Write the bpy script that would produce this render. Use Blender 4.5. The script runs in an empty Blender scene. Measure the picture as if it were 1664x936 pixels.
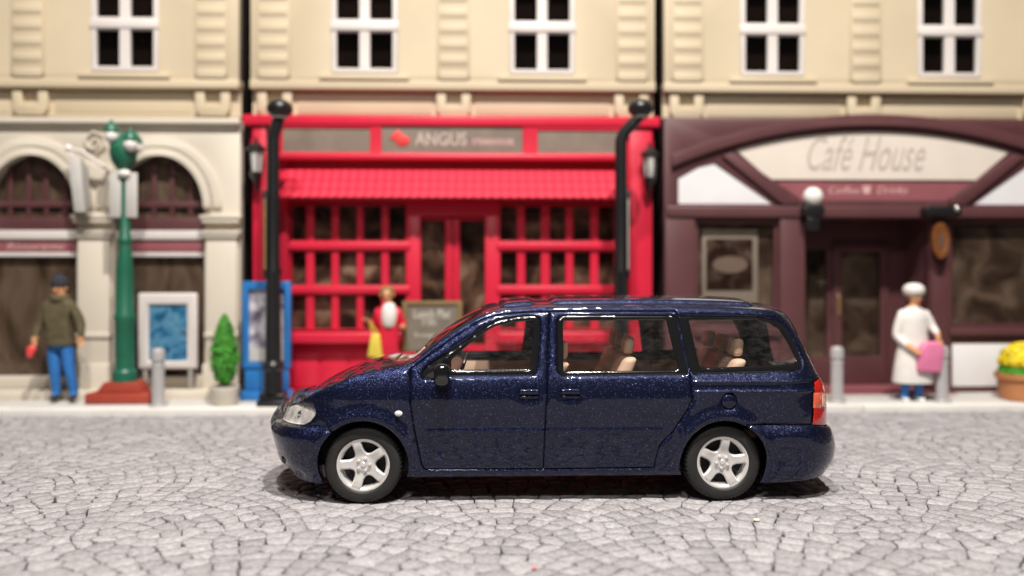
import bpy, bmesh, math, random
import numpy as np
from mathutils import Vector, Matrix
from mathutils.geometry import delaunay_2d_cdt, tessellate_polygon

R = math.radians
random.seed(7)
rng = np.random.default_rng(11)
scene = bpy.context.scene
col = scene.collection

# ------------------------------------------------------------------ camera
FPX, HCAM, DCAM, YAW = 1330.0, 2.0, 7.0, R(1.8)
cam_d = bpy.data.cameras.new('camera')
cam = bpy.data.objects.new('camera', cam_d)
col.objects.link(cam)
cam.location = (0, -DCAM, HCAM)
cam.rotation_euler = (R(90), 0, -YAW)
cam_d.sensor_width = 36
cam_d.lens = FPX / 1664 * 36
cam_d.shift_y = -28 / 1664
cam_d.clip_start, cam_d.clip_end = 0.1, 300
cam_d.dof.use_dof = True
cam_d.dof.focus_distance = 7.12
cam_d.dof.aperture_fstop = 0.25
cam_d.dof.aperture_blades = 0
scene.camera = cam

# ------------------------------------------------------------------ room light
world = bpy.data.worlds.new('World')
scene.world = world
world.use_nodes = True
bg = world.node_tree.nodes['Background']
bg.inputs[0].default_value = (1.0, 0.93, 0.86, 1)
bg.inputs[1].default_value = 0.05

def lamp(loc, aim, power, size, colr=(1, .945, .885), shape='DISK', sy=None):
    d = bpy.data.lights.new('ceiling_lamp', 'AREA')
    d.shape = shape; d.size = size; d.energy = power; d.color = colr
    if sy: d.size_y = sy
    o = bpy.data.objects.new('ceiling_lamp', d); col.objects.link(o)
    o.location = loc
    o.rotation_euler = (Vector(aim) - Vector(loc)).to_track_quat('-Z', 'Y').to_euler()
    return o
lamp((2.6, -8.0, 22.0), (0.4, 1.8, 0), 6500, 0.7)
lamp((-2.0, -7.4, 22.5), (0.4, 1.8, 0), 4000, 0.7)
lamp((-1.1, -10.0, 12.5), (0.5, 3.0, 1.5), 620, 1.8)

scene.view_settings.view_transform = 'Standard'
scene.view_settings.look = 'None'
scene.view_settings.exposure = 0
scene.view_settings.gamma = 1
scene.render.engine = 'CYCLES'
scene.cycles.use_denoising = True
scene.cycles.max_bounces = 8
scene.cycles.transparent_max_bounces = 16
scene.cycles.caustics_reflective = False
scene.cycles.caustics_refractive = False
scene.cycles.sample_clamp_indirect = 4

# ------------------------------------------------------------------ measuring
def at(px, py, Y):
    "pixel of the photograph -> (x, z) on the upright plane y = Y"
    a = (px - 832) / FPX; b = (440 - py) / FPX
    dx = math.sin(YAW) + a * math.cos(YAW); dy = math.cos(YAW) - a * math.sin(YAW)
    t = (Y + DCAM) / dy
    return dx * t, HCAM + b * t

# ------------------------------------------------------------------ materials
def pm(name, c, rough=.5, var=.08, scale=6., metal=0., coat=0., bump=0., bscale=60., alpha=None, spec=.5, c2=None, emit=0):
    m = bpy.data.materials.new(name); m.use_nodes = True
    nt = m.node_tree; N = nt.nodes; L = nt.links
    p = N['Principled BSDF']
    p.inputs['Roughness'].default_value = rough
    p.inputs['Metallic'].default_value = metal
    p.inputs['Coat Weight'].default_value = coat
    p.inputs['Coat Roughness'].default_value = .05
    p.inputs['Specular IOR Level'].default_value = spec
    tc = N.new('ShaderNodeTexCoord')
    nz = N.new('ShaderNodeTexNoise'); nz.inputs['Scale'].default_value = scale; nz.inputs['Detail'].default_value = 6
    L.new(tc.outputs['Object'], nz.inputs['Vector'])
    mx = N.new('ShaderNodeMix'); mx.data_type = 'RGBA'
    a = tuple(max(0, v * (1 - var)) for v in c); b = tuple(min(1, v * (1 + var)) for v in c) if c2 is None else c2
    mx.inputs[6].default_value = (*a, 1); mx.inputs[7].default_value = (*b, 1)
    mr = N.new('ShaderNodeMapRange'); mr.inputs[1].default_value = .3; mr.inputs[2].default_value = .7
    L.new(nz.outputs['Fac'], mr.inputs[0]); L.new(mr.outputs[0], mx.inputs[0])
    L.new(mx.outputs[2], p.inputs['Base Color'])
    if bump:
        n2 = N.new('ShaderNodeTexNoise'); n2.inputs['Scale'].default_value = bscale; n2.inputs['Detail'].default_value = 4
        L.new(tc.outputs['Object'], n2.inputs['Vector'])
        bp = N.new('ShaderNodeBump'); bp.inputs['Strength'].default_value = bump; bp.inputs['Distance'].default_value = .01
        L.new(n2.outputs['Fac'], bp.inputs['Height']); L.new(bp.outputs[0], p.inputs['Normal'])
    return m

def glass(name, tint=(.7, .7, .7), refl=1.0, rough=.02, smear=0):
    m = bpy.data.materials.new(name); m.use_nodes = True
    nt = m.node_tree; N = nt.nodes; L = nt.links
    N.remove(N['Principled BSDF']); out = N['Material Output']
    t = N.new('ShaderNodeBsdfTransparent'); t.inputs[0].default_value = (*tint, 1)
    g = N.new('ShaderNodeBsdfGlossy'); g.inputs['Roughness'].default_value = rough
    fr = N.new('ShaderNodeLayerWeight'); fr.inputs['Blend'].default_value = .5
    pw = N.new('ShaderNodeMath'); pw.operation = 'POWER'; pw.inputs[1].default_value = 4.6
    mu = N.new('ShaderNodeMath'); mu.operation = 'MULTIPLY_ADD'; mu.inputs[1].default_value = .95 * refl; mu.inputs[2].default_value = .045 * refl; mu.use_clamp = True
    L.new(fr.outputs['Facing'], pw.inputs[0]); L.new(pw.outputs[0], mu.inputs[0])
    mx = N.new('ShaderNodeMixShader')
    L.new(mu.outputs[0], mx.inputs[0]); L.new(t.outputs[0], mx.inputs[1]); L.new(g.outputs[0], mx.inputs[2])
    fin = mx
    if smear:
        # wiping marks and dust on the clear plastic
        tc = N.new('ShaderNodeTexCoord'); mp = N.new('ShaderNodeMapping'); mp.inputs['Scale'].default_value = (4, 4, 9); mp.inputs['Rotation'].default_value = (0, .35, 0)
        L.new(tc.outputs['Object'], mp.inputs[0])
        nz = N.new('ShaderNodeTexNoise'); nz.inputs['Scale'].default_value = 2.2; nz.inputs['Detail'].default_value = 9; nz.inputs['Roughness'].default_value = .7
        L.new(mp.outputs[0], nz.inputs['Vector'])
        mr = N.new('ShaderNodeMapRange'); mr.inputs[1].default_value = .42; mr.inputs[2].default_value = .8; mr.inputs[3].default_value = smear * .25; mr.inputs[4].default_value = smear * 2.2
        L.new(nz.outputs['Fac'], mr.inputs[0])
        df = N.new('ShaderNodeBsdfDiffuse'); df.inputs[0].default_value = (.8, .78, .76, 1)
        m2 = N.new('ShaderNodeMixShader'); L.new(mr.outputs[0], m2.inputs[0]); L.new(mx.outputs[0], m2.inputs[1]); L.new(df.outputs[0], m2.inputs[2])
        fin = m2
    L.new(fin.outputs[0], out.inputs['Surface'])
    return m

def paint_mat():
    m = bpy.data.materials.new('blue_flake_paint'); m.use_nodes = True
    nt = m.node_tree; N = nt.nodes; L = nt.links; p = N['Principled BSDF']
    tc = N.new('ShaderNodeTexCoord')
    vo = N.new('ShaderNodeTexVoronoi'); vo.inputs['Scale'].default_value = 210
    L.new(tc.outputs['Object'], vo.inputs['Vector'])
    sep = N.new('ShaderNodeSeparateColor'); L.new(vo.outputs['Color'], sep.inputs[0])
    ramp = N.new('ShaderNodeValToRGB')
    e = ramp.color_ramp.elements
    e[0].position = .35; e[0].color = (.0033, .0052, .021, 1)
    e[1].position = 1.0; e[1].color = (.0095, .0165, .072, 1)
    L.new(sep.outputs[0], ramp.inputs[0])
    # sparse larger flakes
    v2 = N.new('ShaderNodeTexVoronoi'); v2.inputs['Scale'].default_value = 150
    L.new(tc.outputs['Object'], v2.inputs['Vector'])
    s2 = N.new('ShaderNodeSeparateColor'); L.new(v2.outputs['Color'], s2.inputs[0])
    gt = N.new('ShaderNodeMath'); gt.operation = 'GREATER_THAN'; gt.inputs[1].default_value = .972; L.new(s2.outputs[0], gt.inputs[0])
    mxf = N.new('ShaderNodeMix'); mxf.data_type = 'RGBA'; mxf.inputs[7].default_value = (.07, .095, .26, 1)
    L.new(gt.outputs[0], mxf.inputs[0]); L.new(ramp.outputs[0], mxf.inputs[6]); L.new(mxf.outputs[2], p.inputs['Base Color'])
    sub = N.new('ShaderNodeVectorMath'); sub.operation = 'SUBTRACT'; sub.inputs[1].default_value = (.5, .5, .5)
    L.new(vo.outputs['Color'], sub.inputs[0])
    sc = N.new('ShaderNodeVectorMath'); sc.operation = 'SCALE'; sc.inputs['Scale'].default_value = .5
    L.new(sub.outputs[0], sc.inputs[0])
    ge = N.new('ShaderNodeNewGeometry')
    ad = N.new('ShaderNodeVectorMath'); ad.operation = 'ADD'
    L.new(ge.outputs['Normal'], ad.inputs[0]); L.new(sc.outputs[0], ad.inputs[1])
    no = N.new('ShaderNodeVectorMath'); no.operation = 'NORMALIZE'; L.new(ad.outputs[0], no.inputs[0])
    L.new(no.outputs[0], p.inputs['Normal'])
    p.inputs['Metallic'].default_value = .75; p.inputs['Roughness'].default_value = .40
    p.inputs['Coat Weight'].default_value = 1; p.inputs['Coat Roughness'].default_value = .05; p.inputs['Coat IOR'].default_value = 1.4
    # thick model lacquer: very faint orange peel
    n2 = N.new('ShaderNodeTexNoise'); n2.inputs['Scale'].default_value = 9; n2.inputs['Detail'].default_value = 2
    L.new(tc.outputs['Object'], n2.inputs['Vector'])
    bp = N.new('ShaderNodeBump'); bp.inputs['Strength'].default_value = .04; bp.inputs['Distance'].default_value = .02
    L.new(n2.outputs['Fac'], bp.inputs['Height']); L.new(bp.outputs[0], p.inputs['Coat Normal'])
    return m

def stone_mat():
    m = bpy.data.materials.new('grey_cobble_stone'); m.use_nodes = True
    nt = m.node_tree; N = nt.nodes; L = nt.links; p = N['Principled BSDF']
    tc = N.new('ShaderNodeTexCoord'); ge = N.new('ShaderNodeNewGeometry'); oi = N.new('ShaderNodeObjectInfo')
    ad = N.new('ShaderNodeMath'); L.new(ge.outputs['Random Per Island'], ad.inputs[0]); L.new(oi.outputs['Random'], ad.inputs[1])
    fr = N.new('ShaderNodeMath'); fr.operation = 'FRACT'; L.new(ad.outputs[0], fr.inputs[0])
    r1 = N.new('ShaderNodeValToRGB'); e = r1.color_ramp.elements
    e[0].color = (.325, .316, .323, 1); e[1].color = (.45, .44, .448, 1)
    L.new(fr.outputs[0], r1.inputs[0])
    nz = N.new('ShaderNodeTexNoise'); nz.inputs['Scale'].default_value = 26; nz.inputs['Detail'].default_value = 8; nz.inputs['Roughness'].default_value = .65
    L.new(ge.outputs['Position'], nz.inputs['Vector'])
    r2 = N.new('ShaderNodeValToRGB'); e = r2.color_ramp.elements
    e[0].position = .33; e[0].color = (.62, .6, .6, 1); e[1].position = .68; e[1].color = (1.18, 1.16, 1.17, 1)
    L.new(nz.outputs['Fac'], r2.inputs[0])
    mx = N.new('ShaderNodeMix'); mx.data_type = 'RGBA'; mx.blend_type = 'MULTIPLY'; mx.inputs[0].default_value = 1
    L.new(r1.outputs[0], mx.inputs[6]); L.new(r2.outputs[0], mx.inputs[7]); L.new(mx.outputs[2], p.inputs['Base Color'])
    n2 = N.new('ShaderNodeTexNoise'); n2.inputs['Scale'].default_value = 45; n2.inputs['Detail'].default_value = 6
    L.new(ge.outputs['Position'], n2.inputs['Vector'])
    bp = N.new('ShaderNodeBump'); bp.inputs['Strength'].default_value = .75; bp.inputs['Distance'].default_value = .014
    L.new(n2.outputs['Fac'], bp.inputs['Height']); L.new(bp.outputs[0], p.inputs['Normal'])
    p.inputs['Roughness'].default_value = .72; p.inputs['Specular IOR Level'].default_value = .3
    return m

def print_mat(name, cols, scale=1.4, rough=.5, stretch=(1, 1, 1)):
    "a blurred colour print on paper: several tones in soft blotches"
    m = bpy.data.materials.new(name); m.use_nodes = True
    nt = m.node_tree; N = nt.nodes; L = nt.links; p = N['Principled BSDF']
    tc = N.new('ShaderNodeTexCoord'); mp = N.new('ShaderNodeMapping'); mp.inputs['Scale'].default_value = stretch
    L.new(tc.outputs['Object'], mp.inputs[0])
    nz = N.new('ShaderNodeTexNoise'); nz.inputs['Scale'].default_value = scale; nz.inputs['Detail'].default_value = 3
    nz.inputs['Distortion'].default_value = .8
    L.new(mp.outputs[0], nz.inputs['Vector'])
    r = N.new('ShaderNodeValToRGB'); cr = r.color_ramp
    n = len(cols)
    while len(cr.elements) < n: cr.elements.new(.5)
    for i, c in enumerate(cols):
        cr.elements[i].position = .28 + .44 * i / (n - 1); cr.elements[i].color = (*c, 1)
    L.new(nz.outputs['Fac'], r.inputs[0]); L.new(r.outputs[0], p.inputs['Base Color'])
    p.inputs['Roughness'].default_value = .9; p.inputs['Specular IOR Level'].default_value = .08
    return m

M = dict(
    paint=paint_mat(), stone=stone_mat(),
    joint=pm('joint_dark', (.034, .031, .031), .9, .3, 12),
    kerb=pm('kerb_plastic', (.72, .70, .66), .55, .05, 2, bump=.1),
    pave=pm('pavement_plastic', (.55, .53, .50), .6, .06, 2, bump=.15),
    cream=pm('cream_plastic', (.555, .462, .322), .6, .03, 1.5, bump=.03),
    stonew=pm('stone_plastic', (.63, .57, .475), .5, .03, 1.5, bump=.03),
    red=pm('red_plastic', (.60, .014, .044), .4, .05, 2),
    maroon=pm('maroon_plastic', (.100, .038, .041), .42, .08, 2),
    rose=pm('rose_print', (.27, .085, .10), .5, .08, 3),
    white=pm('white_plastic', (.66, .61, .58), .4, .03, 3),
    whitep=pm('white_panel', (.74, .73, .74), .5, .03, 3),
    ivory=pm('ivory_sign', (.70, .63, .55), .45, .04, 2),
    greysign=pm('grey_sign_print', (.20, .158, .125), .5, .16, 3),
    lettergrey=pm('letter_grey', (.36, .29, .26), .5),
    lettertaupe=pm('letter_taupe', (.49, .42, .37), .5),
    letterpink=pm('letter_pink', (.62, .38, .36), .5),
    letterlight=pm('letter_light', (.52, .42, .37), .5),
    letterchalk=pm('letter_chalk', (.50, .47, .40), .7),
    logored=pm('logo_red', (.75, .05, .045), .5),
    dark=pm('dark_brown', (.022, .012, .010), .6, .2, 3),
    black=pm('black_plastic', (.012, .012, .013), .32, .1, 4),
    blackgloss=pm('black_gloss', (.008, .008, .009), .12, .1, 4, coat=.6),
    rubber=pm('tyre_rubber', (.015, .0145, .014), .62, .15, 20, bump=.15, bscale=90),
    under=pm('underbody_black', (.012, .012, .012), .7, .1, 4),
    silver=pm('silver_wheel', (.74, .72, .70), .28, .03, 20, metal=.4, coat=.2),
    chrome=pm('chrome', (.75, .74, .72), .2, .02, 4, metal=1),
    beige=pm('beige_interior', (.66, .47, .34), .55, .05, 5),
    brown=pm('brown_interior', (.12, .065, .045), .5, .08, 5),
    taillight=pm('tail_red', (.50, .010, .007), .12, .1, 14, coat=1),
    amber=pm('tail_amber', (.74, .13, .07), .12, .1, 14, coat=1),
    clear=pm('tail_clear', (.7, .40, .28), .12, .05, 14, coat=1),
    reflector=pm('lamp_reflector', (.62, .60, .59), .3, .35, 14, metal=.12, bump=.8, bscale=12),
    lens=glass('lamp_lens', (.96, .95, .94), 1.3),
    carglass=glass('car_glass', (.97, .95, .94), 1.3, .02, .016),
    pane=glass('window_pane', (.82, .79, .76), .6, .03),
    green=pm('green_plastic', (.012, .115, .065), .4, .1, 4),
    brick=pm('red_base', (.33, .045, .025), .5, .1, 4),
    globe=pm('opal_globe', (.80, .78, .74), .2, .02, 4, coat=.5),
    greyw=pm('grey_white_board', (.52, .50, .47), .5, .06, 4),
    greyd=pm('grey_board', (.30, .275, .25), .45, .1, 3),
    steel=pm('silver_bollard', (.52, .50, .50), .35, .05, 8, metal=.3),
    blue=pm('blue_plastic', (.022, .17, .47), .42, .06, 3),
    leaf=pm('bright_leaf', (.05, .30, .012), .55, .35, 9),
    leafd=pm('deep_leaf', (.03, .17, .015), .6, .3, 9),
    pot=pm('white_pot', (.60, .55, .47), .5, .05, 5),
    terra=pm('terracotta', (.46, .19, .075), .55, .1, 5),
    yellow=pm('yellow_petal', (.83, .65, .012), .5, .12, 14),
    bagy=pm('yellow_bag', (.70, .55, .07), .5, .08, 8),
    bagp=pm('pink_bag', (.72, .20, .36), .45, .08, 8),
    bagr=pm('red_bag', (.75, .07, .07), .45, .05, 8),
    skin=pm('figure_skin', (.66, .33, .16), .5, .08, 12),
    olive=pm('olive_wool', (.095, .075, .035), .75, .2, 14, bump=.3),
    denim=pm('blue_denim', (.018, .14, .42), .6, .15, 10),
    coatw=pm('white_coat', (.74, .71, .67), .55, .05, 9),
    hair=pm('dark_hair', (.035, .018, .010), .5, .2, 20),
    gold=pm('gold_edge', (.25, .17, .06), .4, .1, 6),
    olivef=pm('olive_frame', (.20, .135, .055), .5, .12, 6),
    chalk=pm('chalk_board', (.17, .145, .115), .7, .15, 4),
    knit=pm('dark_knit', (.022, .024, .034), .85, .3, 20, bump=.4),
    orange=pm('orange_wood', (.17, .055, .012), .5, .3, 9),
    inside=print_mat('shop_interior_print', [(.014, .010, .010), (.06, .036, .028), (.24, .15, .11), (.60, .46, .37)], 2.0),
    insidecafe=print_mat('cafe_interior_print', [(.025, .017, .014), (.09, .065, .052), (.20, .155, .125), (.32, .27, .23)], 1.9),
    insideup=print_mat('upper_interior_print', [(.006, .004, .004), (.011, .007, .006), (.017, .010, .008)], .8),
    insidestone=print_mat('arcade_interior_print', [(.05, .032, .026), (.16, .12, .09), (.27, .22, .18), (.13, .085, .065)], 1.6, stretch=(1.6, 1, .6)),
    posterblue=print_mat('blue_poster_print', [(.012, .05, .10), (.02, .12, .24), (.10, .26, .40), (.03, .04, .07)], 5),
    postergrey=print_mat('photo_poster_print', [(.03, .03, .05), (.30, .27, .33), (.60, .58, .62), (.42, .38, .45)], 3.2),
    postercup=print_mat('dark_poster_print', [(.02, .012, .01), (.06, .035, .03), (.22, .18, .16)], 4),
    pink=pm('pink_crumb', (.8, .25, .28), .5), crumb=pm('pale_crumb', (.75, .66, .55), .6),
)

# ------------------------------------------------------------------ mesh helpers
ORG = {}
def link(o, parent):
    col.objects.link(o)
    if parent: o.parent = parent
def tag(o, label=None, cat=None, group=None, kind=None):
    if label: o['label'] = label
    if cat: o['category'] = cat
    if group: o['group'] = group
    if kind: o['kind'] = kind
    return o
def thing(name, label, cat, loc, group=None, rz=0):
    o = bpy.data.objects.new(name, None); col.objects.link(o)
    o.empty_display_size = .1
    o.location = loc; o.rotation_euler = (0, 0, rz)
    ORG[o.name] = Vector(loc)
    return tag(o, label, cat, group)

class MB:
    def __init__(s): s.V = []; s.F = []; s.MI = []; s.mi = 0
    def add(s, V, F):
        n = len(s.V); s.V += [tuple(v) for v in V]; s.F += [tuple(i + n for i in f) for f in F]; s.MI += [s.mi] * len(F)
        return s
    def box(s, x0, x1, y0, y1, z0, z1):
        V = [(x, y, z) for x in (x0, x1) for y in (y0, y1) for z in (z0, z1)]
        return s.add(V, [(0, 1, 3, 2), (4, 6, 7, 5), (0, 4, 5, 1), (2, 3, 7, 6), (0, 2, 6, 4), (1, 5, 7, 3)])
    def prism(s, poly, y0, y1, holes=()):
        loops = [list(poly)] + [list(h) for h in holes]
        flat = [p for l in loops for p in l]
        tris = tessellate_polygon([[Vector((p[0], p[1], 0)) for p in l] for l in loops])
        n = len(flat)
        V = [(p[0], y0, p[1]) for p in flat] + [(p[0], y1, p[1]) for p in flat]
        F = [tuple(t) for t in tris] + [tuple(i + n for i in reversed(t)) for t in tris]
        k = 0
        for l in loops:
            for i in range(len(l)):
                a = k + i; b = k + (i + 1) % len(l)
                F.append((a, b, b + n, a + n))
            k += len(l)
        return s.add(V, F)
    def lathe(s, prof, c=(0, 0, 0), seg=24, axis='z', sx=1, sy=1, cap=True):
        V = []; F = []
        for r, h in prof:
            for k in range(seg):
                a = 2 * math.pi * k / seg
                u, v = r * math.cos(a) * sx, r * math.sin(a) * sy
                V.append((c[0] + u, c[1] + v, c[2] + h) if axis == 'z' else (c[0] + u, c[1] + h, c[2] + v))
        m = len(prof)
        for j in range(m - 1):
            for k in range(seg):
                F.append((j * seg + k, j * seg + (k + 1) % seg, (j + 1) * seg + (k + 1) % seg, (j + 1) * seg + k))
        if cap and prof[0][0] > 1e-6: F.append(tuple(range(seg - 1, -1, -1)))
        if cap and prof[-1][0] > 1e-6: F.append(tuple((m - 1) * seg + k for k in range(seg)))
        return s.add(V, F)
    def tube(s, pts, r, seg=10):
        pts = [Vector(p) for p in pts]; n = len(pts)
        rs = r if isinstance(r, (list, tuple)) else [r] * n
        V = []; F = []
        up = None
        for i, p in enumerate(pts):
            t = (pts[min(i + 1, n - 1)] - pts[max(i - 1, 0)]).normalized()
            if up is None:
                up = t.orthogonal().normalized()
            up = (up - t * up.dot(t)).normalized(); w = t.cross(up)
            for k in range(seg):
                a = 2 * math.pi * k / seg
                V.append(p + (up * math.cos(a) + w * math.sin(a)) * rs[i])
        for i in range(n - 1):
            for k in range(seg):
                F.append((i * seg + k, i * seg + (k + 1) % seg, (i + 1) * seg + (k + 1) % seg, (i + 1) * seg + k))
        F.append(tuple(range(seg - 1, -1, -1))); F.append(tuple((n - 1) * seg + k for k in range(seg)))
        return s.add(V, F)
    def ball(s, c, r, seg=16, rings=10, sc=(1, 1, 1)):
        prof = [(r * math.sin(math.pi * i / rings), -r * math.cos(math.pi * i / rings)) for i in range(rings + 1)]
        n = len(s.V)
        s.lathe([(max(a, 1e-4), b) for a, b in prof], (0, 0, 0), seg)
        for i in range(n, len(s.V)):
            v = s.V[i]; s.V[i] = (c[0] + v[0] * sc[0], c[1] + v[1] * sc[1], c[2] + v[2] * sc[2])
        return s
    def build(s, name, mat, parent=None, bevel=0, seg=2, smooth=False, label=None, kind=None, subsurf=0, org=None, ang=35):
        me = bpy.data.meshes.new(name)
        o0 = ORG.get(parent.name, Vector()) if parent else Vector(org or (0, 0, 0))
        me.from_pydata([(v[0] - o0.x, v[1] - o0.y, v[2] - o0.z) for v in s.V], [], s.F)
        for mm in (mat if isinstance(mat, list) else [mat]): me.materials.append(M[mm])
        if len(set(s.MI)) > 1: me.polygons.foreach_set('material_index', s.MI)
        bm = bmesh.new(); bm.from_mesh(me)
        bmesh.ops.recalc_face_normals(bm, faces=bm.faces)
        if bevel:
            bm.normal_update()
            ed = [e for e in bm.edges if len(e.link_faces) == 2 and e.calc_face_angle(0) > .5]
            if ed: bmesh.ops.bevel(bm, geom=ed, offset=bevel, segments=seg, affect='EDGES', profile=.5, clamp_overlap=True)
        bm.to_mesh(me); bm.free()
        if smooth or bevel:
            me.polygons.foreach_set('use_smooth', [True] * len(me.polygons))
            me.set_sharp_from_angle(angle=R(ang))
        o = bpy.data.objects.new(name, me); link(o, parent)
        if not parent: o.location = o0
        ORG[o.name] = o0
        if subsurf:
            mo = o.modifiers.new('smooth', 'SUBSURF'); mo.levels = mo.render_levels = subsurf
        tag(o, label, None, None, kind)
        return o

def again(o, off, parent=None, name=None):
    "another object on the same mesh, moved by off"
    c = o.copy(); link(c, parent or o.parent); c.parent = parent or o.parent
    c.location = o.location + Vector(off)
    ORG[c.name] = ORG[o.name]
    return c

def text(s, px, mat, parent, h=None, w=None, y=0, cx=0, cz=0, shear=0, depth=.004, name='lettering', weight=0):
    cu = bpy.data.curves.new('lettering', 'FONT'); cu.body = s; cu.shear = shear; cu.align_x = 'CENTER'; cu.align_y = 'CENTER'
    cu.extrude = .02; cu.offset = weight; cu.resolution_u = 3
    t = bpy.data.objects.new('lettering', cu); col.objects.link(t)
    dg = bpy.context.evaluated_depsgraph_get(); me = bpy.data.meshes.new_from_object(t.evaluated_get(dg))
    bpy.data.objects.remove(t)
    co = np.array([v.co[:] for v in me.vertices]); lo, hi = co.min(0), co.max(0)
    kx = w / (hi[0] - lo[0]); kz = (h / (hi[1] - lo[1])) if h else kx
    o0 = ORG[parent.name]
    for v in me.vertices:
        X = cx + (v.co.x - (lo[0] + hi[0]) / 2) * kx; Z = cz + (v.co.y - (lo[1] + hi[1]) / 2) * kz
        Y = y - (v.co.z - lo[2]) / max(1e-6, hi[2] - lo[2]) * depth
        v.co = (X - o0.x, Y - o0.y, Z - o0.z)
    me.materials.append(M[mat])
    o = bpy.data.objects.new(name, me); link(o, parent); ORG[o.name] = o0
    return o

def arc(cx, cz, rx, rz, a0, a1, n):
    return [(cx + rx * math.cos(R(a0 + (a1 - a0) * i / n)), cz + rz * math.sin(R(a0 + (a1 - a0) * i / n))) for i in range(n + 1)]

# ================================================================== ROAD
def tag_struct(o, label): return tag(o, label, None, None, 'structure')
road = MB().add([(-14, -12, -.03), (18, -12, -.03), (18, 4.52, -.03), (-14, 4.52, -.03)], [(0, 1, 2, 3)]).build('road', 'joint')
tag_struct(road, 'grey cobbled road laid in fans')

def fan_points():
    "stones in scallop fans: arcs round each fan's foot, every fan hidden by those in front of it"
    PX, RAD, ROW = 3.12, 1.84, 1.50
    fans = []
    for j in range(-6, 5):
        for i in range(-4, 6):
            fans.append((.12 + (i + .5 * (j % 2)) * PX, -.95 + j * ROW))
    out = []
    for fx, fy in fans:
        for k in range(0, 14):
            r = .06 + k * .150
            if k % 3 == 0 or k < 3:
                n = max(1, int(round(math.pi * 2 * (r + (.15 if k >= 3 else 0)) / .178)))
                off = random.random()
            else: off += random.uniform(-.12, .12)
            for q in range(n):
                a = 2 * math.pi * (q + off) / n
                x = fx + r * math.cos(a) + random.gauss(0, .009); y = fy + r * math.sin(a) + random.gauss(0, .009)
                if not (-9 < x < 10 and -8.2 < y < 4.45): continue
                if y > -2.2 and abs(x - .22) > .66 * (y + 7) + 1.2: continue
                if y <= -2.2 and abs(x) > 5.5: continue
                if y < fy - .25 and r > .5: continue
                hid = False
                for gx, gy in fans:
                    if gy < fy - .1 and (x - gx) ** 2 + (y - gy) ** 2 < (RAD - .02) ** 2: hid = True; break
                if hid or r > RAD: continue
                out.append((x, y))
    # drop points that crowd each other
    cell = {}; keep = []
    for x, y in out:
        k = (int(x // .15), int(y // .15)); bad = False
        for a in (-1, 0, 1):
            for b in (-1, 0, 1):
                for p in cell.get((k[0] + a, k[1] + b), ()):
                    if (p[0] - x) ** 2 + (p[1] - y) ** 2 <   .108 ** 2: bad = True
        if not bad: cell.setdefault(k, []).append((x, y)); keep.append((x, y))
    return keep

def voronoi(pts, cap=.155):
    cell = {}
    G = .19
    for i, (x, y) in enumerate(pts): cell.setdefault((int(x // G), int(y // G)), []).append(i)
    res = []
    for i, (x, y) in enumerate(pts):
        poly = [(x + cap * math.cos(2 * math.pi * k / 10), y + cap * math.sin(2 * math.pi * k / 10)) for k in range(10)]
        ci, cj = int(x // G), int(y // G)
        nb = [j for a in (-2, -1, 0, 1, 2) for b in (-2, -1, 0, 1, 2) for j in cell.get((ci + a, cj + b), ()) if j != i]
        nb.sort(key=lambda j: (pts[j][0] - x) ** 2 + (pts[j][1] - y) ** 2)
        for j in nb[:16]:
            qx, qy = pts[j]; nx, ny = qx - x, qy - y; d = (qx * qx + qy * qy - x * x - y * y) / 2
            new = []
            for k in range(len(poly)):
                a, b = poly[k], poly[(k + 1) % len(poly)]
                da, db = a[0] * nx + a[1] * ny - d, b[0] * nx + b[1] * ny - d
                if da <= 0: new.append(a)
                if (da < 0) != (db < 0) and abs(da - db) > 1e-12:
                    t = da / (da - db); new.append((a[0] + (b[0] - a[0]) * t, a[1] + (b[1] - a[1]) * t))
            poly = new
            if len(poly) < 3: break
        res.append(poly)
    return res

def stone(poly, c):
    "one cobble: corners cut, edges uneven, top a little domed"
    n = len(poly); P = []
    for k in range(n):
        a, b, d = poly[k - 1], poly[k], poly[(k + 1) % n]
        la = math.dist(a, b); lb = math.dist(b, d)
        if la < .009: continue
        ct = random.uniform(.014, .034); ta = min(.36, ct / max(la, .03)); tb = min(.36, ct / max(lb, .03))
        P.append((b[0] + (a[0] - b[0]) * ta, b[1] + (a[1] - b[1]) * ta))
        P.append((b[0] + (d[0] - b[0]) * tb, b[1] + (d[1] - b[1]) * tb))
    g = random.uniform(-.004, .0032); h = random.gauss(0, .0016); tx, ty = random.gauss(0, .013), random.gauss(0, .013)
    V = []; m = len(P)
    rim = []
    for x, y in P:
        dx, dy = x - c[0], y - c[1]; L = math.hypot(dx, dy) + 1e-9
        cut = random.uniform(.005, .019) if random.random() < .40 else 0; s = max(.3, (L - g - cut + random.gauss(0, .0026)) / L); rim.append((dx * s, dy * s, L))
    for f, z in ((1.0, -.03), (.992, -.005), (.945, 0)):
        for dx, dy, L in rim:
            V.append((c[0] + dx * f, c[1] + dy * f, z + h + (tx * dx + ty * dy if z > -.02 else 0)))
    V.append((c[0], c[1], .003 + h))
    F = []
    for r in range(2):
        for k in range(m): F.append((r * m + k, r * m + (k + 1) % m, (r + 1) * m + (k + 1) % m, (r + 1) * m + k))
    for k in range(m): F.append((2 * m + k, 2 * m + (k + 1) % m, 3 * m))
    return V, F

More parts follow.
